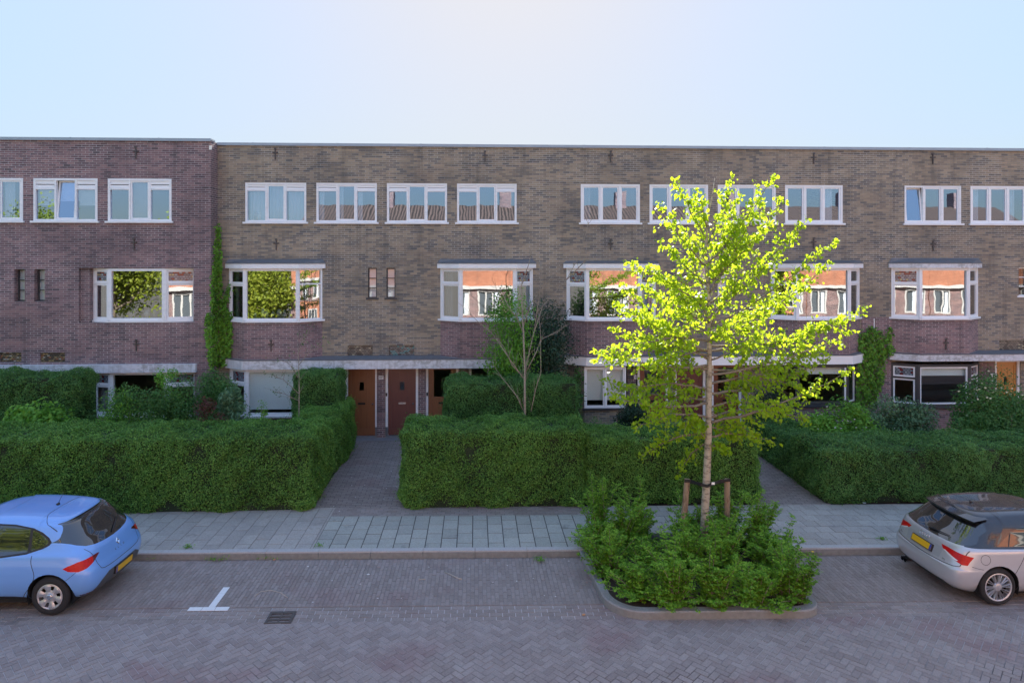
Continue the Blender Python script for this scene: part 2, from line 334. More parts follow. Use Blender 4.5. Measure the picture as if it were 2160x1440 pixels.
def door(parent, P, Q, z0, z1, wood, style, inset=.1, post='white'):
    """post frame, leaf with panels and glass, letter slot, handle"""
    fr, L = frame2(P, Q); pw = .075; fm = MB()
    sheet(fm, fr, -pw, L+pw, z0, z1, [(0, L, z0-1, z1-.03)], inset-.07, inset+.05); fo = fm.build('door_frame', M[post], parent)
    bb = MB(); bb.box(-pw-.003, inset-.073, z0, -.001, inset+.03, z0+.28, fr=fr); bb.build('frame_foot', M['flashing'], fo); bb = MB(); bb.box(L+.001, inset-.073, z0, L+pw+.003, inset+.03, z0+.28, fr=fr); bb.build('frame_foot', M['flashing'], fo)
    dm = MB(); W_ = L; zt = z1-.03; sw = W_*.16; holes = []
    if style == 'small': holes = [(L*.42, L*.58, z0+1.42, z0+1.68)]
    elif style == 'half': holes = [(L*.2, L*.8, z0+1.2, zt-.14)]
    sheet(dm, fr, .004, L-.004, z0+.004, zt-.004, holes, inset, inset+.045)
    do = dm.build('door', M[wood], parent)
    pm = MB()                         # stiles, rails and centre board stand proud
    def bar(a, b, c, e, t=.014): pm.box(a, inset-t, c, b, inset-.0005, e, fr=fr)
    bar(.004, sw*.7, z0+.01, zt-.01); bar(L-sw*.7, L-.004, z0+.01, zt-.01); bar(sw*.7, L-sw*.7, zt-.13, zt-.01); bar(sw*.7, L-sw*.7, z0+.01, z0+.22)
    if style == 'small':
        bar(L*.30, L*.405, z0+.30, zt-.2, .01); bar(L*.595, L*.70, z0+.30, zt-.2, .01); bar(L*.405, L*.595, z0+.30, z0+1.40, .008)
    else: bar(sw*.7, L-sw*.7, z0+1.0, z0+1.14); bar(L*.3, L*.7, z0+.32, z0+.92, .01)
    pm.build('panel', M[wood], do)
    for (a, b, c, e) in holes:
        gm = MB(); gm.box(a, inset+.02, c, b, inset+.026, e, fr=fr); gm.build('door_glass', M['glass_low'], do)
    s_ = MB(); s_.box(L*.37, inset-.025, z0+.98, L*.63, inset-.0145, z0+1.04, fr=fr)
    s_.build('letter_slot', M['silver'] if wood == 'wood_red' else M['black'], do)
    if style != 'half':
        h_ = MB(); h_.tube([fr((L*.9, inset-.015, z0+1.0)), fr((L*.9, inset-.05, z0+1.0)), fr((L*.9, inset-.07, z0+1.0))], [.012, .014, .028], 10); h_.build('handle', M['silver'], do, True)
    return do
def text(body, size, loc, rot, mat, name, parent, ext=.002):
    c = bpy.data.curves.new(name, 'FONT'); c.body = body; c.size = size; c.extrude = ext; c.align_x = 'CENTER'; c.align_y = 'CENTER'
    o = bpy.data.objects.new(name, c); link(o); bpy.context.view_layer.update()
    me = bpy.data.meshes.new_from_object(o); SC.collection.objects.unlink(o); bpy.data.objects.remove(o)
    me.materials.clear(); me.materials.append(mat); q = link(bpy.data.objects.new(name, me), parent); q.location = loc; q.rotation_euler = rot; return q
def number_plate(parent, u, v, Y, txt, sub=None, w_=.15, h_=.115):
    c = at(u, v, Y); mb = MB(); mb.box(c.x-w_/2, Y-.022, c.z-h_/2, c.x+w_/2, Y-.002, c.z+h_/2); o = mb.build('house_number', M['plate_white'], parent)
    text(txt, h_*.8, (c.x-(.022 if sub else 0), Y-.0245, c.z), (math.pi/2, 0, 0), M['black'], 'numeral', o, .0015)
    if sub: text(sub, h_*.42, (c.x+.052, Y-.0245, c.z+.02), (math.pi/2, 0, 0), M['black'], 'numeral', o, .0015)
def anchor(parent, u, v, Y, h=.34):
    c = at(u, v, Y); mb = MB(); mb.box(c.x-.015, Y-.035, c.z-h/2, c.x+.015, Y-.003, c.z+h/2); mb.box(c.x-.085, Y-.033, c.z+h*.06, c.x-.0155, Y-.003, c.z+h*.06+.04); mb.box(c.x+.0155, Y-.033, c.z+h*.06, c.x+.085, Y-.003, c.z+h*.06+.04)
    mb.box(c.x-.035, Y-.04, c.z+h/2-.03, c.x+.035, Y-.036, c.z+h/2+.02); mb.build('wall_anchor', M['iron'], parent)
# ------------------------------------------------------------------ the terrace: four brick houses in one row
D = 20.7; YA = 20.2; BF = D-.45          # main wall, left house wall, bay fronts
ZG = .12                                  # ground level at the walls
def plan(*p): return list(p)
def house_root(name, u0, u1, Y, label): 
    o = empty(name, (X((u0+u1)/2, Y), Y, ZG)); tag(o, label, 'house', 'brick houses of one terrace'); return o
def inv(o, parent):                       # keep world coordinates under an offset root
    o.matrix_parent_inverse = Matrix.Translation(-parent.location)
def shell(root, x0, x1, Y, ztop, mat, hl, hr):
    """side and back walls, roof, floors and coping"""
    mb = MB(); yb = Y+9
    mb.box(x0+.006, Y+.26, ZG-.3, x0+.2, yb, ztop-.1); mb.box(x1-.2, Y+.26, ZG-.3, x1-.006, yb, ztop-.1); mb.box(x0+.2, yb-.25, ZG-.3, x1-.2, yb-.003, ztop-.1)
    mb.build('side_wall', M[mat], root)
    fl = MB()
    for z in (ZG+.06, 2.95, 5.78): fl.box(x0+.21, Y+.262, z-.2, x1-.21, yb-.26, z)
    fl.box(x0+.21, Y+4.6, ZG+.07, x1-.21, Y+4.7, ztop-.4); fl.build('interior', M['room'], root)
    rf = MB(); rf.box(x0+.21, Y+.262, ztop-.35, x1-.21, yb-.26, ztop-.2); rf.build('roof', M['flashing'], root)
    cp = MB(); cp.box(x0+.003, Y-.045, ztop+.001, x1-.003, Y+.30, ztop+.055); cp.box(x0+.003, Y-.055, ztop-.035, x1-.003, Y-.046, ztop+.047)
    for k in range(int((x1-x0)/2.6)): xx = x0+1.1+k*2.6; cp.box(xx, Y-.058, ztop-.037, xx+.04, Y+.302, ztop+.06)
    cp.build('coping', M['coping'], root)
def rect(u0, u1, v0, v1, Y):              # pixel box on a wall plane -> x0,x1,z0,z1
    return (X(u0, Y), X(u1, Y), Z(v1, Y), Z(v0, Y))
V3 = [(1, [(.86, 'f'), (.14, 'v')]), (1, [(1, 's')]), (1, [(.86, 'f'), (.14, 'v')])]
S3 = [(1, [(1, 's')]), (1, [(1, 's')]), (1, [(1, 's')])]
zt0, zt1 = 6.88, 8.11                     # top floor windows
def bay(root, pl, zs, zf, cols, mat='white', glass='glass', flash=.06, exL=None, exF=None, exR=None, fasc='white', corner=.06, panel='brick_purple', zb=2.62):
    """pl: plan of the bay front [(xl,D),(fl,BF),(fr,BF),(xr,D)]; panel below, three facets of glass, fascia and roof"""
    mb = MB(); t = .12
    inner = [(pl[0][0]+t, D+.24), (pl[1][0]+t*.6, BF+t), (pl[2][0]-t*.6, BF+t), (pl[3][0]-t, D+.24)]
    out = [(pl[0][0], D-.002), pl[1], pl[2], (pl[3][0], D-.002)]
    def ring(mb, z0, z1, mi=0):
        u = 0.
        for i in range(3):
            p, q, a, b = out[i], out[i+1], inner[i], inner[i+1]; L = math.dist(p, q)
            mb.face([(*p, z0), (*q, z0), (*q, z1), (*p, z1)], [(u, z0), (u+L, z0), (u+L, z1), (u, z1)], mi); u += L
            mb.face([(*b, z0), (*a, z0), (*a, z1), (*b, z1)], None, mi)
            mb.face([(*p, z1), (*q, z1), (*b, z1), (*a, z1)], None, mi); mb.face([(*p, z0), (*a, z0), (*b, z0), (*q, z0)], None, mi)
    ring(mb, zb, zs); mb.build('bay_wall', M[panel], root)
    for i, (cl, ex) in enumerate(zip(cols, (exL, exF, exR))):
        window(root, out[i], out[i+1], zs+.0, zf, cl, ft=.055 if i != 1 else .075, depth=.09, mat=mat, glass=glass, sill=True, extra=ex, silld=.06)
    for p in out[1:3]: pm = MB(); pm.box(p[0]-corner/2, p[1]-.012, zs+.0125, p[0]+corner/2, p[1]+corner, zf-.003); pm.build('corner_post', M[mat], root)
    f = MB(); o = .10
    pf = [(out[0][0]-o, D-.003), (out[0][0]-o, D-.05), (out[1][0]-o*.55, BF-o), (out[2][0]+o*.55, BF-o), (out[3][0]+o, D-.05), (out[3][0]+o, D-.003)]
    f.prism(pf, zf+.002, zf+.145); f.build('fascia', M[fasc], root)
    g = MB(); pg = [(p[0], p[1]) for p in pf]; pg2 = [(pg[0][0]-.02, D-.004), (pg[1][0]-.02, D-.06), (pg[2][0]-.01, BF-o-.015), (pg[3][0]+.01, BF-o-.015), (pg[4][0]+.02, D-.06), (pg[5][0]+.02, D-.004)]
    g.prism(pg2, zf+.147, zf+.147+.02); bot = [(*p, zf+.168) for p in pg]; top = [(p[0]*.94+pg[0][0]*.03+pg[5][0]*.03, D-.006, zf+.168+flash+.06) for p in pg]
    for i in range(1, 4): g.face([bot[i], bot[i+1], top[i+1], top[i]])
    g.build('bay_roof', M['flashing'], root)
T2 = lambda k1='l', k0='s', r=.26: [(1, [(1-r, k0), (r, k1)])]
FX = [(1, [(1, 'f')])]
def canopy(root, pts, z0, z1, mat='canopy', top=True, back=D-.006):
    mb = MB(); mb.prism([(pts[0][0], back)]+pts+[(pts[-1][0], back)], z0, z1); mb.build('canopy', M[mat], root)
    if top:
        g = MB(); q = [(p[0], p[1]-.012) for p in pts]; g.prism([(q[0][0], back-.001)]+q+[(q[-1][0], back-.001)], z1+.001, z1+.018)
        n = len(q)
        for i in range(n-1): g.face([(*q[i], z1+.019), (*q[i+1], z1+.019), (q[i+1][0], D-.004, z1+.07), (q[i][0], D-.004, z1+.07)])
        g.build('canopy_flashing', M['flashing'], root)
def pieces(root, wallmat, x0, x1, Y, z0, z1, holes, name='wall', split=None):
    fr, L = frame2((x0, Y), (x1, Y)); mb = MB()
    hs = [(a-x0, b-x0, c, e) for a, b, c, e in holes]
    sheet(mb, fr, 0, L, z0, z1, hs, 0, .26, uoff=x0); return mb.build(name, M[wallmat], root)
def small_win(root, u0, u1, v0, v1, Y, mat='dark_frame', frost=True, panes=3, inset=.06):
    x0, x1, z0, z1 = rect(u0, u1, v0, v1, Y)
    wo = window(root, (x0, Y), (x1, Y), z0, z1, [(1, [(1, 'f')]*panes)], ft=.035, depth=.05, inset=inset, mat=mat, glass='glass_low' if not frost else 'glass_low', sill=True, sillmat='dark_frame' if mat == 'dark_frame' else mat, silld=.09,
                extra=backing('blind', 'frost', 1., inset+.055) if frost else None)
    return (x0, x1, z0, z1)
def strip(root, u0, u1, v0, v1, Y, mat, inset=.05):
    x0, x1, z0, z1 = rect(u0, u1, v0, v1, Y); mb = MB(); mb.box(x0, Y+inset, z0, x1, Y+inset+.05, z1); mb.build('stained_glass', M[mat], root); return (x0, x1, z0, z1)
ZB0, ZB1 = Z(776, D-.5), Z(757.5, D-.5)   # canopy band
ZS, ZF = Z(675, BF), Z(566, BF)           # bay sill and head
ZGS = Z(866, BF)                          # ground floor sill
TOPB = Z(309, D)                          # parapet, main row
TOPA = Z(301, YA)
print('z', [round(x, 2) for x in (ZB0, ZB1, ZS, ZF, ZGS, TOPB, TOPA, Z(388, D), Z(469, D), Z(388, YA))])
zt0, zt1 = Z(470, D), Z(387.5, D)
# ---- house A, purple brick
hA = house_root('brick_house', -900, 445, YA, 'purple brick house on the far left, standing forward of the brown row')
A0, A1 = X(-700, YA), X(445, YA); holes = []
za0, za1 = Z(469, YA), Z(381, YA)
for i, (a, b) in enumerate(((-345, -215), (-100, 49), (71, 206), (228, 362))):
    x0, x1 = X(a, YA), X(b, YA); holes.append((x0, x1, za0, za1))
    cl = [(1, [(.80, 'f'), (.2, 'v')]), (1, [(1, 'o' if i == 2 else 's')]), (1, [(.80, 'f'), (.2, 'v')])]
    if i == 1: cl = [(1, [(1, 's')]), (1, [(1, 's')]), (1, [(1, 's')])]
    ex = [None, backing('curtain', 'sheer', .5), backing('blind', 'sheer', .52), backing('blind', 'curtain', 1., .14, sel=(2,))][i]
    window(hA, (x0, YA), (x1, YA), za0, za1, cl, inset=-.015, glass='glass_top', extra=ex)
for a, b in ((30, 52), (72, 94)): holes.append(small_win(hA, a, b, 567, 633, YA, inset=.16))
holes.append(strip(hA, -2, 45, 737, 757, YA, 'mosaic_gold')); holes.append(strip(hA, 84, 137, 738, 758, YA, 'mosaic_gold'))
# recessed bowed window
x0, x1, z0, z1 = rect(166, 408, 565, 677, YA); holes.append((x0, x1, z0, z1))
pl = [(X(188, YA)-.02, YA+.24), (X(228, YA), YA+.03), (X(346, YA), YA+.03), (x1-.01, YA+.24)]
for i, (cl, ex) in enumerate(((T2(), backing('curtain', 'curtain', .5)), (FX, both(pots(7, 3), backing('right', 'curtain', .12))), (T2(), None))):
    window(hA, pl[i], pl[i+1], z0+.05, z1-.01, cl, ft=.06 if i != 1 else .08, extra=ex, silld=.05)
mb = MB(); mb.prism([(x0+.003, YA+.26), (x0+.003, YA+.09), (pl[0][0]+.0, YA+.09), (pl[0][0]+.0, YA+.26)], z0+.004, z1-.004); mb.build('window_pier', M['brick_purple'], hA)
# ground floor
gz1 = Z(779, YA); x0, x1 = X(166, YA), X(410, YA); z0 = .95; holes.append((x0, x1, z0, gz1))
pl = [(X(190, YA)-.02, YA+.22), (X(232, YA), YA+.02), (X(350, YA), YA+.02), (x1-.01, YA+.22)]
for i, cl in enumerate((T2(r=.28), FX, T2(r=.28))):
    window(hA, pl[i], pl[i+1], z0+.05, gz1-.004, cl, ft=.06 if i != 1 else .085, glass='glass_low', extra=backing('curtain', 'curtain', .6) if i == 0 else None)
mb = MB(); mb.prism([(x0+.003, YA+.26), (x0+.003, YA+.09), (pl[0][0], YA+.09), (pl[0][0], YA+.26)], z0+.004, gz1-.004); mb.build('window_pier', M['brick_purple'], hA)
for a, b in ((-80, -28), (-10, 45), (66, 122)):
    x0, x1 = X(a, YA), X(b, YA); door(hA, (x0, YA), (x1, YA), ZG+.06, gz1-.005, 'wood_dull', 'half'); holes.append((x0-.075, x1+.075, ZG-.3, gz1-.002))
pieces(hA, 'brick_purple', A0, A1, YA, ZG-.3, TOPA, holes); 
mb = MB(); fr, L = frame2((A1+.001, YA+.002), (A1+.001, D+.5)); mb.box(0, 0, ZG-.3, L, .012, TOPA, fr=fr); mb.build('corner_return', M['brick_purple'], hA)
shell(hA, A0, A1+.012, YA, TOPA, 'brick_purple', 0, 0)
mb = MB(); mb.box(X(-600, YA), YA-.14, Z(779, YA), X(416, YA), YA-.003, Z(762, YA)); mb.build('canopy', M['canopy'], hA)
for u, v in ((287, 322), (283, 514), (288, 728)): anchor(hA, u, v, YA)
c = at(446, 309, YA); mb = MB(); mb.box(c.x-.06, YA-.03, c.z-.1, c.x+.01, YA-.002, c.z+.02); mb.build('mortar_patch', M['blind_cream'], hA)
# ---- houses B, C, D in brown brick
def brown_house(tagname, u0, u1, label, tops, bays, extras):
    root = house_root('brick_house', max(u0, 0), min(u1, 2160), D, label); x0, x1 = X(u0, D), X(u1, D)
    holes = []
    for (a, b, cl, ex) in tops:
        xa, xb = X(a, D), X(b, D); holes.append((xa, xb, zt0, zt1)); window(root, (xa, D), (xb, D), zt0, zt1, cl, inset=.01, glass='glass_top', extra=ex, mat='white_clean' if cl is S3 else 'white')
    for bb in bays: holes += bb(root)
    holes += extras(root)
    pieces(root, 'brick_brown', x0, x1, D, ZG-.3, TOPB, holes); shell(root, x0, x1, D, TOPB, 'brick_brown', 0, 0)
    return root
def doors(root, specs, z0=ZG+.05, Y=D):
    hs = []
    for (a, b, wood, st) in specs:
        x0, x1 = X(a, Y), X(b, Y); door(root, (x0, Y), (x1, Y), z0, ZB0+.03, wood, st); hs.append((x0-.076, x1+.076, ZG-.3, ZB0+.031))
    xa, xb = X(min(s[0] for s in specs)-12, Y), X(max(s[1] for s in specs)+12, Y)
    mb = MB(); mb.box(xa, Y-.34, ZG-.25, xb, Y-.003, ZG+.0); mb.box(xa+.05, Y+.001, ZG-.2, xb-.05, Y+.3, ZG+.045); mb.build('door_step', M['step'], root); return hs
M['step'] = plain('grey_stone_step', (.22, .215, .22), .8, .2, 8, bump=.3)
def bayB(root):
    pl = [(X(483, D), D), (X(515, BF), BF), (X(629, BF), BF), (X(680, D), D)]
    bay(root, pl, ZS, ZF, (T2('s', 's', .28), FX, T2('f', 'f', .28)), exL=backing('curtain', 'curtain', .3), exF=pots(9, 5))
    g = [(pl[0][0]+.02, D), (pl[1][0]+.03, BF+.05), (pl[2][0]+.02, BF+.05), (pl[3][0]-.02, D)]; z0 = ZGS-.1
    for i, (cl, ex) in enumerate(((T2(r=.3), None), (FX, backing('blind', 'blind', .93, .12)), (T2(r=.3), backing('blind', 'blind_cream', .9, .12)))):
        window(root, g[i], g[i+1], z0, ZB0-.003, cl, ft=.06 if i != 1 else .085, glass='glass_low', extra=ex)
    mb = MB(); mb.prism([(g[0][0], D+.24), (g[0][0], D-.003), g[1], g[2], (g[3][0], D-.003), (g[3][0], D+.24)], ZG-.3, z0-.05); mb.build('plinth', M['brick_purple'], root)
    return [(pl[0][0]+.06, pl[3][0]-.06, ZS, ZF+.05), (g[0][0]+.04, g[3][0]-.04, z0, ZB0+.03)]
def bayB3(root):
    pl = [(X(929, D), D), (X(971, BF), BF), (X(1087, BF), BF), (X(1124, D), D)]
    bay(root, pl, ZS, ZF, (T2('s', 's', .28), FX, T2('l', 's', .28)), exL=backing('curtain', 'curtain', .45), exF=None)
    hs = [(pl[0][0]+.06, pl[3][0]-.06, ZS, ZF+.05)]
    x0, x1 = X(989, D), X(1110, D); z0 = 1.0
    window(root, (x0, D), (x1, D), z0, ZB0+.02, [(1, [(1, 'f')]), (1, [(1, 'f')]), (1, [(1, 's')])], ft=.08, glass='glass_low', inset=.05)
    return hs+[(x0, x1, z0, ZB0+.02)]
o5 = .52
def exB(root):
    hs = [small_win(root, 776, 795, 565, 628, D), small_win(root, 815, 834, 565, 628, D), strip(root, 733, 786, 727, 751, D, 'mosaic_grey'), strip(root, 820, 874, 727, 751, D, 'mosaic_teal')]
    hs += doors(root, ((733, 791, 'wood_brown', 'small'), (818, 877, 'wood_red', 'small'), (903, 962, 'wood_brown', 'half')))
    canopy(root, [(X(477, D), D-.1), (X(512, BF), D-o5), (X(1091, BF), D-o5), (X(1132, D), D-.1)], ZB0, ZB1)
    number_plate(root, 722, 798, D, '10', 'B'); number_plate(root, 804, 796, D, '10', 'A')
    for u, v in ((581, 325), (583, 516), (1023, 331)): anchor(root, u, v, D)
    anchor(root, 572, 729, BF)
    # purple brick patch round the doors
    y = D-.012
    for a, b in ((684, 727), (795, 812), (883, 898), (968, 987)): mb = MB(); mb.box(X(a, D), y, ZG-.1, X(b, D), D-.001, ZB0-.002); mb.build('door_pier', M['brick_purple'], root)
    c = at(804, 765, D)
    for u, v in ((815, 832), (901, 831)):
        c = at(u, v, D-.0); b = MB(); b.box(c.x-.022, D+.0, c.z-.05, c.x+.022, D+.028, c.z+.05); b.build('doorbell', M['black'], root)
    return hs
VB = lambda *ks: V3
tb = [(517, 646, V3, both(backing('curtain', 'sheer', .9, .3), pots(2, 1))), (667, 795, V3, backing('curtain', 'sheer', .25)), (816, 943, V3, None), (964, 1090, V3, None)]
brown_house('b', 458, 1158, 'brown brick house beside the purple one, three doors between its bays', tb, [bayB, bayB3], exB)
def bayC4(root):
    pl = [(X(1195, D), D), (X(1238, BF), BF), (X(1351, BF), BF), (X(1383, D), D)]
    bay(root, pl, ZS, ZF, (T2('l', 's', .30), FX, T2('l', 's', .30)), fasc='white_clean', flash=.0, mat='white_clean')
    hs = [(pl[0][0]+.06, pl[3][0]-.06, ZS, ZF+.05)]; g = [(pl[0][0]+.05, D), (X(1233, BF), BF+.05), (X(1321, BF), BF+.05), (X(1345, D), D)]; z0 = ZGS+.03
    window(root, g[1], g[2], z0, ZB0-.003, [(1, [(1, 's')]), (1, [(1, 's')])], ft=.045, glass='glass_low', mat='white_clean', extra=backing('blind', 'blind_cream', .84, .12), sillmat='dark_frame')
    window(root, g[2], g[3], z0, ZB0-.003, [(1, [(1, 'f')])], ft=.05, glass='glass_low', mat='brown_frame', sill=False)
    mb = MB(); mb.prism([(g[0][0], D+.2), (g[0][0], D-.003), (g[1][0]-.003, g[1][1]), (g[1][0]-.003, g[1][1]+.2)], ZG-.3, ZB0-.004); mb.build('bay_pier', M['brick_brown'], root)
    mb = MB(); mb.prism([(g[1][0], D+.24), g[1], g[2], (g[3][0], D-.003), (g[3][0], D+.24)], ZG-.3, z0-.05); mb.build('plinth', M['brick_brown'], root)
    return hs+[(g[1][0]+.04, g[3][0]-.04, z0, ZB0+.03)]
def bayC5(root):
    pl = [(X(1626, D), D), (X(1681, BF), BF), (X(1793, BF), BF), (X(1813, D), D)]
    bay(root, pl, ZS, ZF, (T2('s', 's', .28), FX, T2('s', 's', .28)), fasc='white_clean', flash=.01, mat='white_clean')
    hs = [(pl[0][0]+.06, pl[3][0]-.06, ZS, ZF+.05)]; g = [(X(1630, D), D), (X(1684, BF), BF+.05), (X(1791, BF), BF+.05), (X(1806, D), D)]; z0 = ZGS+.05
    for i, cl in enumerate((FX, FX, [(1, [(1, 's')])])):
        window(root, g[i], g[i+1], z0, ZB0-.003, cl, ft=.07, glass='glass_low', mat='dark_frame', extra=backing('blind', 'blind', .2, .14) if i == 1 else None, sillmat='dark_frame')
    mb = MB(); fr, L = frame2(g[1], g[2]); mb.box(L-.12, -.01, z0+.08, L-.075, .03, ZB0-.08, fr=fr); mb.build('window_trim', M['white_clean'], root)
    mb = MB(); mb.prism([(g[0][0], D+.24), (g[0][0], D-.003), g[1], g[2], (g[3][0], D-.003), (g[3][0], D+.24)], ZG-.3, z0-.05); mb.build('plinth', M['brick_purple'], root)
    return hs+[(g[0][0]+.04, g[3][0]-.04, z0, ZB0+.03)]
def exC(root):
    hs = [small_win(root, 1476, 1494, 565, 628, D, 'white'), small_win(root, 1514, 1532, 565, 628, D, 'white')]
    hs += doors(root, ((1350, 1405, 'wood_dull', 'half'), (1428, 1484, 'wood_red', 'small'), (1506, 1560, 'wood_dull', 'half')))
    canopy(root, [(X(1190, D), D-.1), (X(1236, BF), D-o5), (X(1797, BF), D-o5), (X(1818, D), D-.1)], Z(773, D-.5), Z(754.5, D-.5), 'white_clean')
    number_plate(root, 1342, 795, D, '12', None, .13, .13)
    for u, v in ((1288, 331), (1288, 516), (1716, 335), (1716, 513)): anchor(root, u, v, D)
    mb = MB(); mb.box(X(1817, D), D-.012, ZG-.1, X(1846, D), D-.001, ZS); mb.build('wall_facing', M['brick_purple'], root); mb = MB(); mb.box(X(1323, D), D-.012, ZG-.1, X(1344, D), D-.001, ZB0); mb.build('door_pier', M['brick_purple'], root)
    mb = MB(); a = at(1844, 672, D-.02); b = at(1844, 720, D-.02); mb.tube([a, b], .014, 8); mb.build('white_pipe', M['white_clean'], root)
    return hs
ck = backing('curtain', 'sheer', .3)
tc = [(1225, 1350, S3, backing('curtain', 'curtain', .5, .2, sel=(0,))), (1370, 1494, S3, None), (1514, 1637, S3, None), (1656, 1778, S3, backing('curtain', 'sheer', .7, .2, sel=(2,)))]
brown_house('c', 1158, 1846, 'brown brick house number 12 behind the yellow-green street tree', tc, [bayC4, bayC5], exC)
def bayD(root):
    pl = [(X(1880, D), D), (X(1941, BF), BF), (X(2044, BF), BF), (X(2063, D), D)]
    bay(root, pl, ZS, ZF, (T2('l', 's', .30), FX, T2('s', 's', .28)), fasc='canopy', flash=.09, mat='white_clean')
    hs = [(pl[0][0]+.06, pl[3][0]-.06, ZS, ZF+.05)]; g = [(X(1878, D), D), (X(1938, BF), BF+.04), (X(2049, BF), BF+.04), (X(2066, D), D)]; z0 = ZGS-.02
    for i, cl in enumerate((T2(r=.3), [(1, [(1, 's')])], T2(r=.3))):
        window(root, g[i], g[i+1], z0, ZB0-.003, cl, ft=.075, glass='glass_low', mat='dark_frame', extra=backing('blind', 'blind', .25, .14) if i == 1 else None, sillmat='dark_frame', sw=.05)
    mb = MB(); mb.prism([(g[0][0], D+.24), (g[0][0], D-.003), g[1], g[2], (g[3][0], D-.003), (g[3][0], D+.24)], ZG-.3, z0-.05); mb.build('plinth', M['brick_purple'], root)
    return hs+[(g[0][0]+.04, g[3][0]-.04, z0, ZB0+.03)]
def exD(root):
    hs = [small_win(root, 2149, 2168, 565, 627, D, 'white', False), small_win(root, 2188, 2206, 565, 627, D, 'white', False), strip(root, 2108, 2165, 723, 747, D, 'mosaic_grey')]
    hs += doors(root, ((2104, 2148, 'wood_orange', 'small'), (2184, 2240, 'wood_dull', 'half')))
    canopy(root, [(X(1873, D), D-.1), (X(1938, BF), D-o5), (X(2700, BF), D-o5), (X(2700, BF)+.01, D-.1)], Z(768, D-.5), Z(754, D-.5))
    number_plate(root, 2093, 791, D, '14', 'A', .14, .11)
    for u, v in ((1967, 335), (1968, 518)): anchor(root, u, v, D)
    anchor(root, 1995, 725, BF)
    mb = MB(); mb.box(X(2068, D), D-.012, ZG-.1, X(2096, D), D-.001, ZB0-.002); mb.build('door_pier', M['brick_purple'], root); mb = MB(); mb.box(X(1847, D), D-.012, ZG-.1, X(1880, D), D-.001, ZS); mb.build('wall_facing', M['brick_purple'], root)
    return hs
td = [(1908, 2028, [(1, [(1, 'o')]), (1, [(1, 's')]), (1, [(1, 's')])], None), (2047, 2167, S3, backing('curtain', 'sheer', .6, .2, sel=(0, 2))), (2187, 2307, S3, None)]
brown_house('d', 1846, 2700, 'brown brick house on the far right with an orange wooden door', td, [bayD], exD)
for r_ in [o for o in bpy.data.objects if o.name.startswith('brick_house')]:
    for ch in r_.children: inv(ch, r_)
# ------------------------------------------------------------------ the row across the street (seen in the window glass)
M['roof_tile'] = None
g = NG('weathered_roof_tiles'); uv = g.coord('UV'); wv = g.node('ShaderNodeTexWave', Scale=1.5, Distortion=1.2); wv.bands_direction = 'X'; g.ln(uv, wv.inputs[0])
M['roof_tile'] = g.pbr(g.mix(wv.outputs['Fac'], (.025, .018, .014), (.17, .11, .085)), .85)
OY = -.9
def opposite(x0, x1, label, roofmat, seed):
    root = empty('brick_house', ((x0+x1)/2, OY, 0)); tag(root, label, 'house', 'orange brick houses across the street'); fr, L = frame2((x1, OY), (x0, OY)); rr = random.Random(seed)
    holes = []; n = 3; lower = []
    for k in range(n):
        c = L*(k+.5)/n; holes.append((c-.55, c+.55, 5.25, 6.75))
        if k != 1: holes.append((c-.8, c+.8, .3, 1.25))
    for k in range(5):
        c = L*(k+.5)/5; hw = (.55, .38, .72, .38, .55)[k]; lower.append((c-hw, c+hw, 2.15 if k != 2 else 2.1, 3.72))
    holes += lower
    db = MB(); sheet(db, fr, .02, L-.02, 1.98, 3.8, lower, -.05, -.001); db.build('wall_band', M['brick_purple'], root)
    mb = MB(); sheet(mb, fr, 0, L, 0, 7.3, holes, 0, .25); mb.build('wall', M['brick_orange'], root)
    for (a, b, c, e) in holes:
        wm = MB(); k = 1 if b-a < .9 else 2 if b-a < 1.3 else 3; w_ = (b-a-.08)/k
        sheet(wm, fr, a, b, c, e, [(a+.1+i*w_, a+w_+i*w_, c+.1, e-.1) for i in range(k)], -.07, .1); wo = wm.build('window', M['far_white'], root)
        pm = MB(); pm.box(a+.05, .06, c+.05, b-.05, .07, e-.05, fr=fr); pm.build('pane', M['opp_glass'], wo)
        if c > 1.5: cm = MB(); wavy(cm, fr, a+.1, a+.35, c+.1, e-.1, .045, .01, .1); cm.build('curtain', M['sheer'], wo)
    bm = MB(); bm.box(0, -.35, 3.82, L, -.003, 4.02, fr=fr); bm.box(0, -.12, 7.301, L, .1, 7.5, fr=fr); bm.build('white_band', M['far_white'], root)
    rf = MB(); z0, z1, yb = 7.5, 9.5, 4.
    rf.face([fr((0, -.3, z0)), fr((L, -.3, z0)), fr((L, yb, z1)), fr((0, yb, z1))], [(0, 0), (L, 0), (L, 5), (0, 5)])
    rf.face([fr((L, 9, z0)), fr((0, 9, z0)), fr((0, yb, z1)), fr((L, yb, z1))], [(0, 0), (L, 0), (L, 5), (0, 5)])
    rf.face([fr((0, -.3, z0)), fr((0, yb, z1)), fr((0, 9, z0))]); rf.face([fr((L, -.3, z0)), fr((L, 9, z0)), fr((L, yb, z1))])
    rf.face([fr((0, -.3, z0)), fr((0, 9, z0)), fr((L, 9, z0)), fr((L, -.3, z0))]); rf.build('roof', M[roofmat], root)
    bk = MB(); bk.box(.01, .26, .0, L-.01, 8.9, 7.48, fr=fr); bk.build('rear_block', M['brick_orange'], root)
    ch = MB(); ch.box(L*.3, yb-.4, z1-.5, L*.3+.8, yb+.4, z1+1.0, fr=fr); ch.build('chimney', M['brick_purple'], root)
    for cc in root.children: inv(cc, root)
M['opp_glass'] = plain('dark_reflective_glass', (.10, .12, .14), .08, .1)
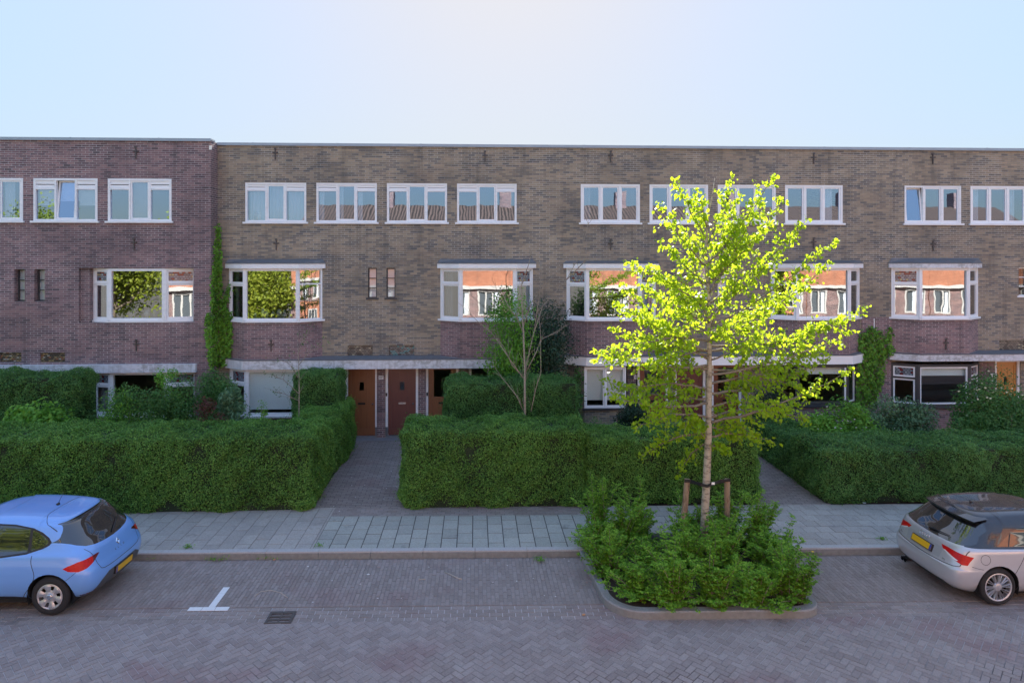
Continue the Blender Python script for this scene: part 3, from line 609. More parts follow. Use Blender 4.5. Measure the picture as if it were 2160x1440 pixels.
for i, (a, b) in enumerate(((-11.5, -3.2), (-3.19, 5.0), (5.01, 13.2), (13.21, 21.4), (21.41, 29.6), (29.61, 38))):
    opposite(a, b, ['orange brick house with a pitched tile roof across the street, nearest the reflected trees', 'orange brick house with a pitched tile roof across the street, second from the reflected trees',
      'orange brick house with a pitched tile roof across the street, third from the reflected trees', 'orange brick house with a pitched tile roof across the street, fourth from the reflected trees',
      'orange brick house with a pitched tile roof across the street, fifth from the reflected trees', 'orange brick house with a pitched tile roof across the street, last of its row'][i], 'roof_tile', i)
# ------------------------------------------------------------------ ground, road, pavement
PHI = -.025; CP, SP = math.cos(PHI), math.sin(PHI)
def st(s, t, z=0.): return Vector((s*CP - t*SP*0, s*SP + t*1.0, z))      # street frame: s along the kerb, t across
def to_st(p): return (p.x/CP, p.y-p.x/CP*SP)
def paver_mat(name, tones, rough=.8, bump=.35, blot=(.3, .3, .3), blot_amt=.3, red=0.):
    g = NG(name); p = g.pos(); a = g.node('ShaderNodeAttribute', _attribute_name='tone').outputs['Fac']
    big = g.noise(p, .7, 4); v = g.math('ADD', g.math('MULTIPLY', a, .7), g.math('MULTIPLY', big, .35))
    c = g.ramp(v, tones); f = g.noise(p, 35, 4, .7); c = g.mix(.45, c, g.ramp(f, [(.3, .3), (.7, .72)]), 'OVERLAY')
    st_ = g.noise(p, 1.7, 6, .68); c = g.mix(g.math('MULTIPLY', g.ramp(st_, [(.5, 0.), (.72, 1.)]), blot_amt), c, blot)
    ds = g.noise(g.mapping(p, (1, 1, 1), loc=(7, 3, 0)), 2.3, 6, .7); c = g.mix(g.math('MULTIPLY', g.ramp(ds, [(.60, 0.), (.72, 1.)]), .45), c, tuple(x*.35 for x in blot))
    if red:
        rn = g.noise(g.mapping(p, (.6, 1, 1), loc=(1.2, 4.4, 0)), 1.0, 3); c = g.mix(g.math('MULTIPLY', g.ramp(rn, [(.55, 0.), (.68, 1.)]), red), c, (.20, .075, .085))
    return g.pbr(c, rough, bump=f, bs=bump, bd=.004)
M['clinker'] = paver_mat('purple_grey_clinker', [(.15, (.23, .197, .184)), (.5, (.265, .23, .215)), (.9, (.305, .267, .25))], blot=(.38, .355, .34), blot_amt=.4, red=.32)
M['clinker_dark'] = paver_mat('brown_grey_clinker', [(.15, (.22, .188, .17)), (.5, (.255, .22, .20)), (.9, (.29, .253, .232))], blot=(.34, .31, .295), blot_amt=.35, red=.2)
M['joint_light'] = plain('sandy_joint', (.46, .43, .42), .9, .4, 5); M['joint_dark'] = plain('dark_joint', (.07, .065, .062), .9, .4, 6)
g = NG('road_joint'); p = g.pos(); sx = g.n.new('ShaderNodeSeparateXYZ'); g.ln(p, sx.inputs[0]); n = g.math('ADD', g.math('MULTIPLY', g.noise(p, .55, 3), .6), g.math('MULTIPLY', g.math('SUBTRACT', sx.outputs[1], 7.6), .14)); M['joint_road'] = g.pbr(g.ramp(n, [(.42, (.05, .045, .045)), (.56, (.40, .38, .37))]), .9)
M['joint_bay'] = plain('dusty_joint', (.20, .185, .18), .9, .7, 1.2)
M['slab'] = paver_mat('grey_concrete_slab', [(.1, (.31, .29, .258)), (.5, (.35, .328, .292)), (.95, (.39, .366, .326))], blot=(.17, .165, .16), blot_amt=.35)
M['slab_green'] = paver_mat('green_grey_concrete_slab', [(.1, (.295, .302, .266)), (.5, (.335, .342, .302)), (.95, (.37, .377, .333))], blot=(.17, .18, .175), blot_amt=.3)
M['kerb'] = plain('pale_granite_kerb', (.42, .41, .395), .8, .3, 40, bump=.4); M['kerb_face'] = plain('mossy_kerb_face', (.22, .225, .21), .9, .3, 14, bump=.5)
M['marking'] = plain('worn_white_marking', (.72, .74, .74), .6, .12, 20)
M['soil'] = plain('dark_soil', (.055, .04, .03), .95, .4, 12, bump=.6); M['earth'] = plain('earth', (.12, .11, .09), .95, .3, 1.)
def clip(poly, a, b, c):                   # keep a*x+b*y<=c
    out = []
    for i in range(len(poly)):
        p, q = poly[i], poly[(i+1) % len(poly)]; dp, dq = a*p[0]+b*p[1]-c, a*q[0]+b*q[1]-c
        if dp <= 0: out.append(p)
        if dp*dq < 0: t = dp/(dp-dq); out.append((p[0]+(q[0]-p[0])*t, p[1]+(q[1]-p[1])*t))
    return out
def pavers(name, quads, region, z, mat, thick=.03, gap=.004, jit=.002, kind='structure', bed=None, avoid=None, seed=1):
    s0, s1, t0, t1 = region; mb = MB(); rr = random.Random(seed)
    for q in quads:
        cx = sum(p[0] for p in q)/len(q); cy = sum(p[1] for p in q)/len(q)
        if avoid and avoid(cx, cy): continue
        q = [(cx+(p[0]-cx)*(1-0)-math.copysign(gap, p[0]-cx)*0, cy+(p[1]-cy)) for p in q]
        for (a, b, c) in ((1, 0, s1), (-1, 0, -s0), (0, 1, t1), (0, -1, -t0)):
            q = clip(q, a, b, c)
            if len(q) < 3: break
        if len(q) < 3: continue
        zz = z+rr.uniform(-jit, jit); top = [st(p[0], p[1], zz+rr.uniform(-jit, jit)*.4) for p in q]; tn = rr.random()
        mb.face(top); mb.col.append(tn); bt = [st(p[0], p[1], z-.012) for p in q]
        for i in range(len(q)):
            j = (i+1) % len(q); mb.face([bt[i], bt[j], top[j], top[i]]); mb.col.append(tn)
    # bedding
    o = mb.build(name, [M[mat]], None, kind=kind); 
    b = MB(); b.box(s0, t0, z-.10, s1, t1, z-.006, fr=lambda p: st(p.x, p.y, p.z)); bo = b.build('joint_sand', M[bed or 'joint_dark'], None, kind='structure')
    return o
def rot_rect(cx, cy, L, W_, a, gap=.004):
    L -= gap; W_ -= gap; c, s = math.cos(a), math.sin(a); return [(cx+x*c-y*s, cy+x*s+y*c) for x, y in ((-L/2, -W_/2), (L/2, -W_/2), (L/2, W_/2), (-L/2, W_/2))]
def herring(region, w_=.105, ang=math.radians(45), gap=.008):
    s0, s1, t0, t1 = region; out = []; c, s = math.cos(ang), math.sin(ang); cx, cy = (s0+s1)/2, (t0+t1)/2; rad = int(math.hypot(s1-s0, t1-t0)/2/w_)+6
    for i in range(-rad, rad+1):
        for j in range(-rad, rad+1):
            k = (i-j) % 4
            if k == 0: bx, by, L, W2 = i+1, j+.5, 2, 1
            elif k == 3: bx, by, L, W2 = i+.5, j+1, 1, 2    # upright brick from (i,j) to (i+1,j+2)
            else: continue
            x, y = bx*w_, by*w_; gx, gy = cx+x*c-y*s, cy+x*s+y*c
            if s0-.2 < gx < s1+.2 and t0-.2 < gy < t1+.2: out.append(rot_rect(gx, gy, L*w_, W2*w_, ang, gap))
    return out
def bond(region, L, W_, along='s', off=.5, gap=.006, ang=0.):
    s0, s1, t0, t1 = region; out = []
    if along == 's':
        n = int((t1-t0)/W_+1.001); m = int((s1-s0)/L)+3
        for j in range(n):
            for i in range(-1, m): out.append(rot_rect(s0+(i+.5+(off*(j % 2)))*L, t0+(j+.5)*W_, L, W_, 0, gap))
    else:
        n = int((s1-s0)/W_+1.001); m = int((t1-t0)/L)+3
        for j in range(n):
            for i in range(-1, m): out.append(rot_rect(s0+(j+.5)*W_, t0+(i+.5+(off*(j % 2)))*L, W_, L, 0, gap))
    return out
T_ROAD, T_GUT, T_KERB, T_KERB2 = 10.42, 10.86, 12.58, 12.74
isl = lambda s, t: 2.12 < s < 5.62 and 10.5 < t < 12.6
reg = (-11, 13, 4.5, T_ROAD); pavers('road', herring(reg, .100, gap=.011), reg, 0., 'clinker', bed='joint_road', seed=3)
reg = (-40, 40, 1.2, 4.5); pavers('road', [], reg, .004, 'clinker', bed='clinker_dark')
for a, b in ((-40, -11), (13, 40)):
    reg = (a, b, 4.5, T_ROAD); pavers('road', [], reg, .004, 'clinker', bed='clinker_dark')
reg = (-11, 13, T_ROAD, T_GUT); pavers('gutter', bond(reg, .21, .11, gap=.014), reg, -.004, 'clinker_dark', bed='joint_light', seed=4)
reg = (-11, 13, T_GUT, T_KERB-.02); pavers('parking_bay', bond(reg, .21, .07, 't', gap=.008), reg, .003, 'clinker_dark', bed='joint_bay', seed=5)
for a, b in ((-40, -11), (13, 40)):
    reg = (a, b, T_ROAD, T_KERB-.02); pavers('parking_bay', [], reg, .004, 'clinker', bed='clinker_dark')
# terrain
g_ = MB(); g_.box(-600, -600, -.6, 600, 600, -.12); g_.build('ground', M['earth'], None, kind='structure')
gd = MB(); gd.box(-40, 14.4, -.1, 40, 32, ZG-.035); gd.build('garden_soil', M['soil'], None, kind='structure')
op = MB(); op.box(-40, -1.0, -.1, 40, 1.2, .11); op.build('pavement', M['slab'], None, kind='structure')
# pavement between kerb and hedges
PZ = .125
def slabs():
    s_a, s_b, s_c, s_d = -11, -3.15, 1.72, 13
    r1 = (s_a, s_b, T_KERB2, 14.85); pavers('pavement', bond(r1, .45, .30, 't', gap=.010), r1, PZ, 'slab', seed=6)
    r2 = (s_b, 2.62, T_KERB2, 14.35); pavers('pavement', bond(r2, .45, .31, 't', gap=.018), r2, PZ, 'slab_green', seed=7)
    r3 = (2.62, s_d, T_KERB2, 14.85); pavers('pavement', bond(r3, .30, .30, 's', gap=.010), r3, PZ, 'slab', seed=8, avoid=lambda s, t: s < 5.2 and t < 13.25)
    r4 = (s_b, 2.62, 14.35, 14.85); pavers('pavement', bond(r4, .20, .10, 's'), r4, PZ, 'clinker_dark', seed=9)
slabs()
# kerb stones, each one its own stone
def kerb(s0, s1, lab=None):
    root = None; mb = MB(); rr = random.Random(int(s0*10)); s = s0
    while s < s1-.05:
        e = min(s+1.0, s1); dz = rr.uniform(-.003, .003); F2 = lambda p: st(p.x, p.y, p.z)
        mb.box(s+.003, T_KERB, -.1, e-.003, T_KERB2-.008, PZ-.012, 1, F2); mb.box(s+.003, T_KERB+.012, PZ-.0118, e-.003, T_KERB2-.008, PZ+.012+dz, 0, F2); s = e
    o = mb.build('kerb', [M['kerb'], M['kerb_face']], None, kind='structure')
kerb(-40, 2.12); kerb(5.62, 40)
# island: kerb ring and soil
def island_outline(s0, s1, t0, t1, r, n=10):
    P = []; 
    P.append((s0-.12, t1))
    for k in range(n+1):
        a = math.pi+math.pi/2*k/n; P.append((s0+r+r*math.cos(a), t0+r+r*math.sin(a)))
    for k in range(n+1):
        a = 1.5*math.pi+math.pi/2*k/n; P.append((s1-r*.6+r*.6*math.cos(a), t0+r*.6+r*.6*math.sin(a)))
    P.append((s1, t1)); return P
outer = island_outline(2.12, 5.62, 10.38, 12.75, .62); inner_ = island_outline(2.25, 5.49, 10.52, 12.75, .5)
mb = MB()
for i in range(len(outer)-1):
    a, b, c, e = outer[i], outer[i+1], inner_[i+1], inner_[i]; h = .13
    am, bm_ = [(a[0]*.9+e[0]*.1, a[1]*.9+e[1]*.1), (b[0]*.9+c[0]*.1, b[1]*.9+c[1]*.1)]
    mb.face([st(*a, -.05), st(*b, -.05), st(*b, h-.02), st(*a, h-.02)], None, 1); mb.face([st(*a, h-.02), st(*b, h-.02), st(*bm_, h), st(*am, h)], None, 0); mb.face([st(*am, h), st(*bm_, h), st(*c, h), st(*e, h)], None, 0); mb.face([st(*e, h), st(*c, h), st(*c, .0), st(*e, .0)], None, 1)
mb.build('island_kerb', [M['kerb_isl'] if 'kerb_isl' in M else plain('weathered_concrete_kerb', (.25, .255, .245), .85, .35, 30, bump=.4), M['kerb_face']], None, kind='structure')
mb = MB(); mb.face([st(p[0], p[1], .09) for p in inner_]+[st(5.3, 13.35, .09), st(2.2, 13.35, .09)]); mb.build('planting_soil', M['soil'], None, kind='structure')
# path to the doors and the second path
def path(name, pts, z, seed):
    """strip of clinkers between two plan lines"""
    (a0, a1), (b0, b1) = pts; L = (Vector(b0)-Vector(a0)).length; mb = MB(); rr = random.Random(seed); nt_ = int(L/.105); 
    bed = MB(); bed.face([(*a0, z-.008), (*a1, z-.008), (*b1, z-.008), (*b0, z-.008)]); bed.build('joint_sand', M['joint_dark'], None, kind='structure')
    W_ = (Vector(a1)-Vector(a0)).length; nx = int(W_/.21)
    for j in range(nt_):
        for i in range(-1, nx+1):
            q = [((i+(.5 if j % 2 else 0)+dx)/nx, (j+dy)/nt_) for dx, dy in ((.02, .05), (.98, .05), (.98, .95), (.02, .95))]
            q = [(min(max(x, 0), 1), y) for x, y in q]
            if q[1][0]-q[0][0] < .01: continue
            P = []
            for x, y in q:
                l = Vector(a0).lerp(Vector(a1), x); r_ = Vector(b0).lerp(Vector(b1), x); v = l.lerp(r_, y); P.append((v.x, v.y, z+rr.uniform(-.001, .001)))
            mb.face(P); mb.col.append(rr.random())
    return mb.build(name, M['clinker_dark'], None, kind='structure')
path('path', (((-3.75, 14.86), (-1.45, 14.86)), ((-3.9, 20.36), (-1.55, 20.36))), PZ-.002, 11)
path('path', (((6.4, 14.7), (8.15, 14.62)), ((6.4, 20.36), (8.3, 20.36))), PZ-.002, 12)
# parking mark, drain, litter
root = empty('parking_mark', gr(440, 1283)); tag(root, 'white T shaped parking mark of painted bricks left of the drain', 'road marking')
def flatq(mb, pts, z): mb.face([(p.x, p.y, z) for p in pts])
c = gr(440, 1284); cs, ct = to_st(c)
for i in range(3):
    mb = MB(); a = cs-.33+i*.22; mb.box(a+.004, ct-.055, .002, a+.216, ct+.055, .008, fr=lambda p: st(p.x, p.y, p.z)-root.location+Vector((0, 0, root.location.z))); mb.build('white_brick', M['marking'], root)
for i in range(3):
    mb = MB(); mb.box(cs-.025, ct+.062+i*.215, .002, cs+.085, ct+.062+i*.215+.211, .008, fr=lambda p: st(p.x, p.y, p.z)-root.location+Vector((0, 0, root.location.z))); mb.build('white_brick', M['marking'], root)
c = gr(592, 1302); cs, ct = to_st(c); root = empty('storm_drain', (c.x, c.y, 0)); tag(root, 'rusty iron drain grate set in the brick gutter', 'drain')
M['rust'] = plain('worn_cast_iron', (.11, .10, .095), .6, .3, 20, bump=.3, metal=.4)
mb = MB(); fr, L = frame2((-.21, 0), (.21, -.01)); 
mb2 = MB(); hol = [(-.17+i*.175, -.17+i*.175+.155, -.14+j*.098, -.14+j*.098+.05) for i in range(2) for j in range(3)]
fl = lambda p: Vector((p[0], p[2], .012-p[1]))
sheet(mb2, fl, -.21, .21, -.17, .17, hol, 0, .03); mb2.build('grate', M['rust'], root)
mb.box(-.19, -.15, -.02, .19, .15, -.015+.002); mb.build('sump', M['black'], root)
rr = random.Random(5)
def litter(name, u, v, z, size, col, lab, cat, grp=None):
    c = gr(u, v, z); mb = MB(); a = rr.uniform(0, 3); n = 5
    P = [Vector((math.cos(a+2*math.pi*k/n)*size*rr.uniform(.6, 1.1), math.sin(a+2*math.pi*k/n)*size*.7*rr.uniform(.6, 1.1), .004+rr.uniform(0, size*.3))) for k in range(n)]
    mb.face(P); mb.face([p-Vector((0, 0, .003)) for p in P][::-1]); o = mb.build(name, M[col]); o.location = (c.x, c.y, z+.004); tag(o, lab, cat, grp); return o
M['paper'] = plain('paper_scrap', (.62, .6, .56), .8, .1); M['petal'] = plain('white_petal', (.75, .74, .72), .7, .05); M['leafdead'] = plain('dry_leaf', (.55, .25, .10), .8, .2)
litter('paper_scrap', 777, 1212, 0, .035, 'paper', 'white paper scrap lying in the empty parking bay', 'litter')
litter('dry_leaf', 1231, 1297, 0, .045, 'leafdead', 'orange crumpled leaf on the gutter bricks left of the planting island', 'leaf')
litter('dry_leaf', 579, 1181, 0, .035, 'leafdead', 'small orange wrapper beside the kerb above the parking mark', 'litter')
litter('dry_leaf', 1350, 1268, .13, .04, 'leafdead', 'orange leaf on the island kerb under the rose bush', 'leaf')
for i, (u, v) in enumerate(((742, 1007), (742, 1024), (724, 1025), (749, 1049), (783, 1049), (810, 1052), (825, 994), (769, 1023), (809, 1029), (815, 1030), (836, 1027), (716, 1078), (704, 1068), (803, 963), (816, 971), (783, 972))):
    litter('fallen_petal', u, v, PZ, rr.uniform(.010, .018), 'petal', 'tiny white petal scattered on the path to the doors', 'petal', 'white petals scattered on the path')
def twig(pts, r, z, lab):
    P = [gr(u, v, z)+Vector((0, 0, r+.004)) for u, v in pts]; o_ = P[0].copy(); o_.z = 0; mb = MB(); mb.tube([p-o_ for p in P], r, 6); o = mb.build('twig', M['twig'], None, True); o.location = o_; tag(o, lab, 'twig')
M['twig'] = plain('pale_dry_twig', (.45, .40, .33), .8, .2)
twig([(938, 1207), (952, 1213), (968, 1221), (974, 1222)], .008, 0, 'pale bent twig lying in the empty parking bay'); twig([(537, 1258), (550, 1248), (570, 1245), (592, 1250), (607, 1261)], .005, 0, 'thin arched twig lying right of the parking mark')
twig([(883, 1222), (897, 1222)], .007, 0, 'short pale stick left of the bent twig')
for i, (u, v) in enumerate(((650, 1195), (700, 1225), (760, 1232), (797, 1262), (846, 1262), (905, 1196), (1070, 1193), (1125, 1220), (1148, 1256), (1172, 1258), (1040, 1228), (1090, 1226), (1200, 1183), (1190, 1178), (660, 1270), (990, 1200), (730, 1190))):
    litter('fallen_petal', u, v, 0, rr.uniform(.012, .022), 'petal', 'pale petal or paper bit scattered in the empty parking bay', 'petal', 'pale bits scattered in the parking bay')
litter('crushed_can', 1823, 1061, PZ, .05, 'plate_white', 'crushed white can lying at the foot of the right hedge', 'litter')
c = gr(1714, 1168, .05); mb = MB()
for k in range(8): a = math.pi*k/4; mb.face([(0, 0, .02), (.03*math.cos(a), .03*math.sin(a), .03), (.03*math.cos(a+.7), .03*math.sin(a+.7), .03)])
M['dandelion'] = plain('yellow_petals', (.75, .55, .02), .6, .1)
o = mb.build('dandelion', M['dandelion']); o.location = (c.x, c.y, .07); tag(o, 'yellow dandelion flower by the kerb right of the planting island', 'flower')
# ------------------------------------------------------------------ foliage
def leaf_mat(name, tones, trans=.35, tcol=None, rough=.45, spec=.25):
    g = NG(name); a = g.node('ShaderNodeAttribute', _attribute_name='tone').outputs['Fac']; big = g.noise(g.pos(), .9, 4)
    v = g.math('ADD', g.math('MULTIPLY', a, .7), g.math('MULTIPLY', g.math('SUBTRACT', big, .3), .8)); c = g.ramp(v, tones)
    b = g.n.new('ShaderNodeBsdfPrincipled'); g.ln(c, b.inputs['Base Color']); b.inputs['Roughness'].default_value = rough; b.inputs['Specular IOR Level'].default_value = spec
    t = g.n.new('ShaderNodeBsdfTranslucent')
    if tcol: g.ln(g.mix(.5, c, tcol, 'MIX'), t.inputs[0])
    else: g.ln(c, t.inputs[0])
    m = g.n.new('ShaderNodeMixShader'); m.inputs[0].default_value = trans; g.ln(b.outputs[0], m.inputs[1]); g.ln(t.outputs[0], m.inputs[2]); g.ln(m.outputs[0], g.out.inputs[0]); return g.m
M['leaf_hedge'] = leaf_mat('privet_leaf', [(.1, (.035, .09, .016)), (.5, (.12, .29, .046)), (.95, (.26, .49, .09))], .38, spec=.4)
M['leaf_hedge2'] = leaf_mat('dark_privet_leaf', [(.1, (.032, .08, .020)), (.5, (.10, .255, .056)), (.95, (.205, .41, .10))], .38, spec=.4)
M['leaf_rose'] = leaf_mat('rose_leaf', [(.1, (.07, .17, .015)), (.5, (.17, .37, .03)), (.95, (.30, .54, .06))], .42)
M['leaf_tree'] = leaf_mat('young_elm_leaf', [(.1, (.16, .33, .012)), (.5, (.25, .47, .018)), (.95, (.36, .55, .03))], .55, (.74, .79, .03), spec=.35)
M['leaf_light'] = leaf_mat('light_green_leaf', [(.1, (.07, .19, .02)), (.5, (.15, .36, .04)), (.95, (.24, .48, .07))], .38)
M['leaf_mid'] = leaf_mat('mid_green_leaf', [(.1, (.035, .10, .022)), (.5, (.08, .20, .045)), (.95, (.15, .32, .08))], .33)
M['leaf_dark'] = leaf_mat('dark_glossy_leaf', [(.1, (.010, .028, .014)), (.5, (.022, .055, .028)), (.95, (.05, .10, .05))], .15)
M['leaf_grey'] = leaf_mat('grey_green_leaf', [(.1, (.05, .11, .05)), (.5, (.10, .20, .09)), (.95, (.19, .32, .16))], .25)
M['leaf_red'] = leaf_mat('red_brown_leaf', [(.1, (.05, .02, .018)), (.5, (.11, .04, .03)), (.95, (.18, .08, .05))], .25)
M['leaf_ivy'] = leaf_mat('ivy_leaf', [(.1, (.05, .13, .012)), (.5, (.13, .31, .03)), (.95, (.23, .46, .05))], .3)
M['leaf_opp'] = leaf_mat('far_tree_leaf', [(.1, (.12, .17, .02)), (.5, (.24, .31, .03)), (.95, (.36, .40, .06))], .35)
M['flower'] = plain('cream_flower', (.72, .74, .52), .7, .1); M['flower_w'] = plain('white_flower', (.7, .66, .66), .7, .1)
M['core'] = plain('dark_green_brown_twigs', (.018, .03, .012), .95, .5, 14)  # dark green-brown of the solid core inside each hedge
def bark_mat(name, c1, c2, sc=6, flat=4):
    g = NG(name); uv = g.coord('Object'); n = g.noise(g.mapping(uv, (sc, sc, sc*flat)), 3, 5, .65); c = g.ramp(n, [(.36, c1), (.52, c2)]); return g.pbr(c, .85, bump=n, bs=.5, bd=.008)
M['bark_pale'] = bark_mat('pale_smooth_bark', (.14, .12, .09), (.42, .37, .27), 2.2, 2.5); M['bark_twig'] = bark_mat('grey_brown_bark', (.10, .08, .06), (.24, .20, .15)); M['stake'] = bark_mat('round_timber_stake', (.13, .09, .055), (.30, .22, .14), 5, .3)
M['sap'] = bark_mat('pale_sapling_bark', (.17, .14, .11), (.33, .28, .22), 8, 2)
LEAF_Q = np.array([(-.5, 0), (0, -.5), (.5, 0), (0, .5)])
LEAF_O = np.array([(-.5, 0), (-.22, -.40), (.18, -.38), (.55, 0), (.18, .38), (-.22, .40)])
def leaves(name, C, N, L, W_, mat, parent, shape=LEAF_Q, tones=None, up=.0, T=None, fold=0.):
    """one mesh of leaf blades: centres C, facing N, length L, width W_ (arrays or numbers)"""
    C = np.asarray(C, float); n = len(C)
    if n == 0: return None
    N = np.asarray(N, float); N = N/(np.linalg.norm(N, axis=1, keepdims=True)+1e-9)
    if T is None: T = NR.normal(size=(n, 3))
    T = T-(T*N).sum(1, keepdims=True)*N; T /= (np.linalg.norm(T, axis=1, keepdims=True)+1e-9); B = np.cross(N, T)
    L = np.broadcast_to(np.asarray(L, float), (n,))[:, None]; W_ = np.broadcast_to(np.asarray(W_, float), (n,))[:, None]
    k = len(shape); V = np.empty((n, k, 3), np.float32)
    for i, (a, b) in enumerate(shape): V[:, i] = C+T*L*a+B*W_*b+N*(W_*abs(b)*fold-L*a*a*fold*.6)
    me = bpy.data.meshes.new(name); me.vertices.add(n*k); me.vertices.foreach_set('co', V.ravel())
    me.loops.add(n*k); me.loops.foreach_set('vertex_index', np.arange(n*k, dtype=np.int32)); me.polygons.add(n)
    me.polygons.foreach_set('loop_start', np.arange(0, n*k, k, dtype=np.int32))
    try: me.polygons.foreach_set('loop_total', np.full(n, k, dtype=np.int32))
    except Exception: pass
    me.materials.append(M[mat]); a_ = me.attributes.new('tone', 'FLOAT', 'FACE'); a_.data.foreach_set('value', (NR.random(n) if tones is None else tones).astype(np.float32))
    me.update(calc_edges=True); return link(bpy.data.objects.new(name, me), parent)
def lump(P, s=1.0, amt=.08, ph=0.):
    x, y, z = P[:, 0]/s+ph, P[:, 1]/s+ph*1.7, P[:, 2]/s
    return amt*(np.sin(3.1*x+1.3*z)*np.cos(2.3*z-1.7*y)+.6*np.sin(7.3*x-4.1*z+2)*np.cos(6.1*y+5.3*z)+.35*np.sin(15*x+3)*np.cos(13*z+11*y))
def hedge(label, boxes, n_per=5000, size=.037, mat='leaf_hedge', r=.22, group='clipped green hedges of the front gardens', amt=.075, top_amt=.05):
    x0 = (min(b[0] for b in boxes)+max(b[1] for b in boxes))/2; y0 = min(b[2] for b in boxes)
    root = empty('hedge', (x0, y0, ZG)); tag(root, label, 'hedge', group); O = np.array([x0, y0, ZG]); C = []; Nn = []
    cb = MB()
    for (xa, xb, ya, yb, zb) in boxes:
        lo = np.array([xa, ya, ZG-.02]); hi = np.array([xb, yb, zb]); dx, dy, dz = hi-lo
        ar = [dx*dz, dx*dz*.25, dy*dz, dy*dz, dx*dy]; 
        for f, A_ in enumerate(ar):
            n = int(A_*n_per); u = NR.random((n, 3)); p = lo+u*(hi-lo)
            if f == 0: p[:, 1] = ya
            if f == 1: p[:, 1] = yb
            if f == 2: p[:, 0] = xa
            if f == 3: p[:, 0] = xb
            if f == 4: p[:, 2] = zb
            il, ih = lo+r, hi-r; il[2] = lo[2]
            q = np.clip(p, il, np.maximum(ih, il+.01)); d_ = p-q; nn = d_/(np.linalg.norm(d_, axis=1, keepdims=True)+1e-9)
            ext = r+lump(p, 1., amt)-NR.random(n)**1.6*.13+ (NR.random(n) < .05)*NR.random(n)*.11
            # foot of the hedge draws in
            foot = np.clip(1-(p[:, 2]-ZG)/.22, 0, 1); ext = ext-foot*.10
            c = q+nn*ext[:, None]; c[:, 2] = np.maximum(c[:, 2], ZG+.02); C.append(c); Nn.append(nn)
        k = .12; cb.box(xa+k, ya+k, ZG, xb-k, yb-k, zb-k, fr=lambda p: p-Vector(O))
    C = np.concatenate(C); Nn = np.concatenate(Nn); n = len(C)
    N2 = Nn+NR.normal(size=(n, 3))*.75+np.array([0, 0, .35])
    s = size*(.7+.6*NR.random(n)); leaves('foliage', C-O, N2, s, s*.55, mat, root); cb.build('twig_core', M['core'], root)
    return root
hs = [
 ('long clipped hedge left of the path, turning back towards the doors', [(-12.6, -3.62, 14.72, 16.35, 1.83), (-4.75, -3.55, 16.1, 19.6, 1.68)], 'leaf_hedge'),
 ('clipped hedge right of the path and behind the street tree', [(-1.68, 2.55, 14.72, 16.15, 1.92), (2.45, 6.62, 14.78, 16.1, 1.68)], 'leaf_hedge'),
 ('low clipped hedge along the pavement on the far right, behind the silver car', [(7.95, 14.5, 14.62, 16.2, 1.42), (8.0, 9.1, 16.0, 19.2, 1.16)], 'leaf_hedge2'),
 ('tall dark hedge at the far left near the purple house', [(-17, X(163, 17.8), 17.8, 19.0, 2.66)], 'leaf_hedge2'),
 ('second taller hedge behind the bare sapling, in front of the middle bay window', [(X(936, 17.6), X(1224, 17.6), 17.6, 18.8, 2.46)], 'leaf_hedge2'),
 ('rounded clipped bush block between the blinded window and the first door', [(X(613, 18.6), X(716, 18.6), 18.6, 19.7, 2.55)], 'leaf_hedge2')]
for lb, bx, mt in hs: hedge(lb, bx, mat=mt, r=.22 if len(bx) > 1 else .3)
def tube_obj(mb, name, mat, parent): return mb.build(name, M[mat], parent, True)
def shrub(name, label, cat, c, rad, n, size, mat, clumps=14, flowers=0, fmat='flower', fsize=.04, aspect=.55, group=None, stems=5, seed=0, up=.5, flat=False, spread=.38, shape=LEAF_Q):
    """leafy bush of overlapping leaf clumps on woody stems; c is its foot"""
    rs = np.random.default_rng(100+seed); c = np.array(c, float); rad = np.array(rad, float); root = empty(name, tuple(c)); tag(root, label, cat, group)
    K = rs.normal(size=(clumps, 3)); K /= np.linalg.norm(K, axis=1, keepdims=True); K *= (rs.random((clumps, 1))**.4)*.80; K[:, 2] = np.abs(K[:, 2])*1.0+0 if flat else K[:, 2]
    cz = 0 if flat else rad[2]; ctr = K*rad+np.array([0, 0, cz]); rr_ = spread*(.6+.7*rs.random(clumps))*(rad.min()*.6+rad.mean()*.5)*1.15; n = int(n*1.45)
    m = rs.integers(0, clumps, n); dv = rs.normal(size=(n, 3)); dv /= np.linalg.norm(dv, axis=1, keepdims=True); rd = rr_[m]*(rs.random(n)**.35)*1.1
    P = ctr[m]+dv*rd[:, None]; P[:, 2] = np.maximum(P[:, 2], .03); s = size*(.6+.7*rs.random(n))
    N = dv*.6+rs.normal(size=(n, 3))*.6+np.array([0, -.25, up]); tn = np.clip(.5*rs.random(n)+.5*rs.random(clumps)[m], 0, 1)
    leaves('foliage', P, N, s, s*aspect, mat, root, shape=shape, tones=tn, fold=.25 if shape is LEAF_O else 0)
    mb = MB()
    for i in range(min(stems, clumps)):
        e = ctr[i]; b = np.array([e[0]*.25, e[1]*.25, 0]); mid = (b+e)/2+rs.normal(size=3)*.04; mb.tube([b, mid, e], [.018, .012, .006], 6)
    if mb.v: tube_obj(mb, 'stem', 'bark_twig', root)
    if flowers:
        q = rs.integers(0, n, flowers*3); q = q[np.argsort(P[q, 1]-.6*P[q, 2])][:flowers]; fm = MB()
        for p in P[q]:
            o_ = Vector(p)+Vector((0, -.02, .03)); k = 6; pts = [o_+Vector((math.cos(2*math.pi*j/k)*fsize, rs.normal()*.004, math.sin(2*math.pi*j/k)*fsize*.6)) for j in range(k)]; tp = o_+Vector((0, -.015, .012))
            for j in range(k): fm.face([pts[j], pts[(j+1) % k], tp])
        fm.build('flower_heads', M[fmat], root, kind='stuff')
    return root
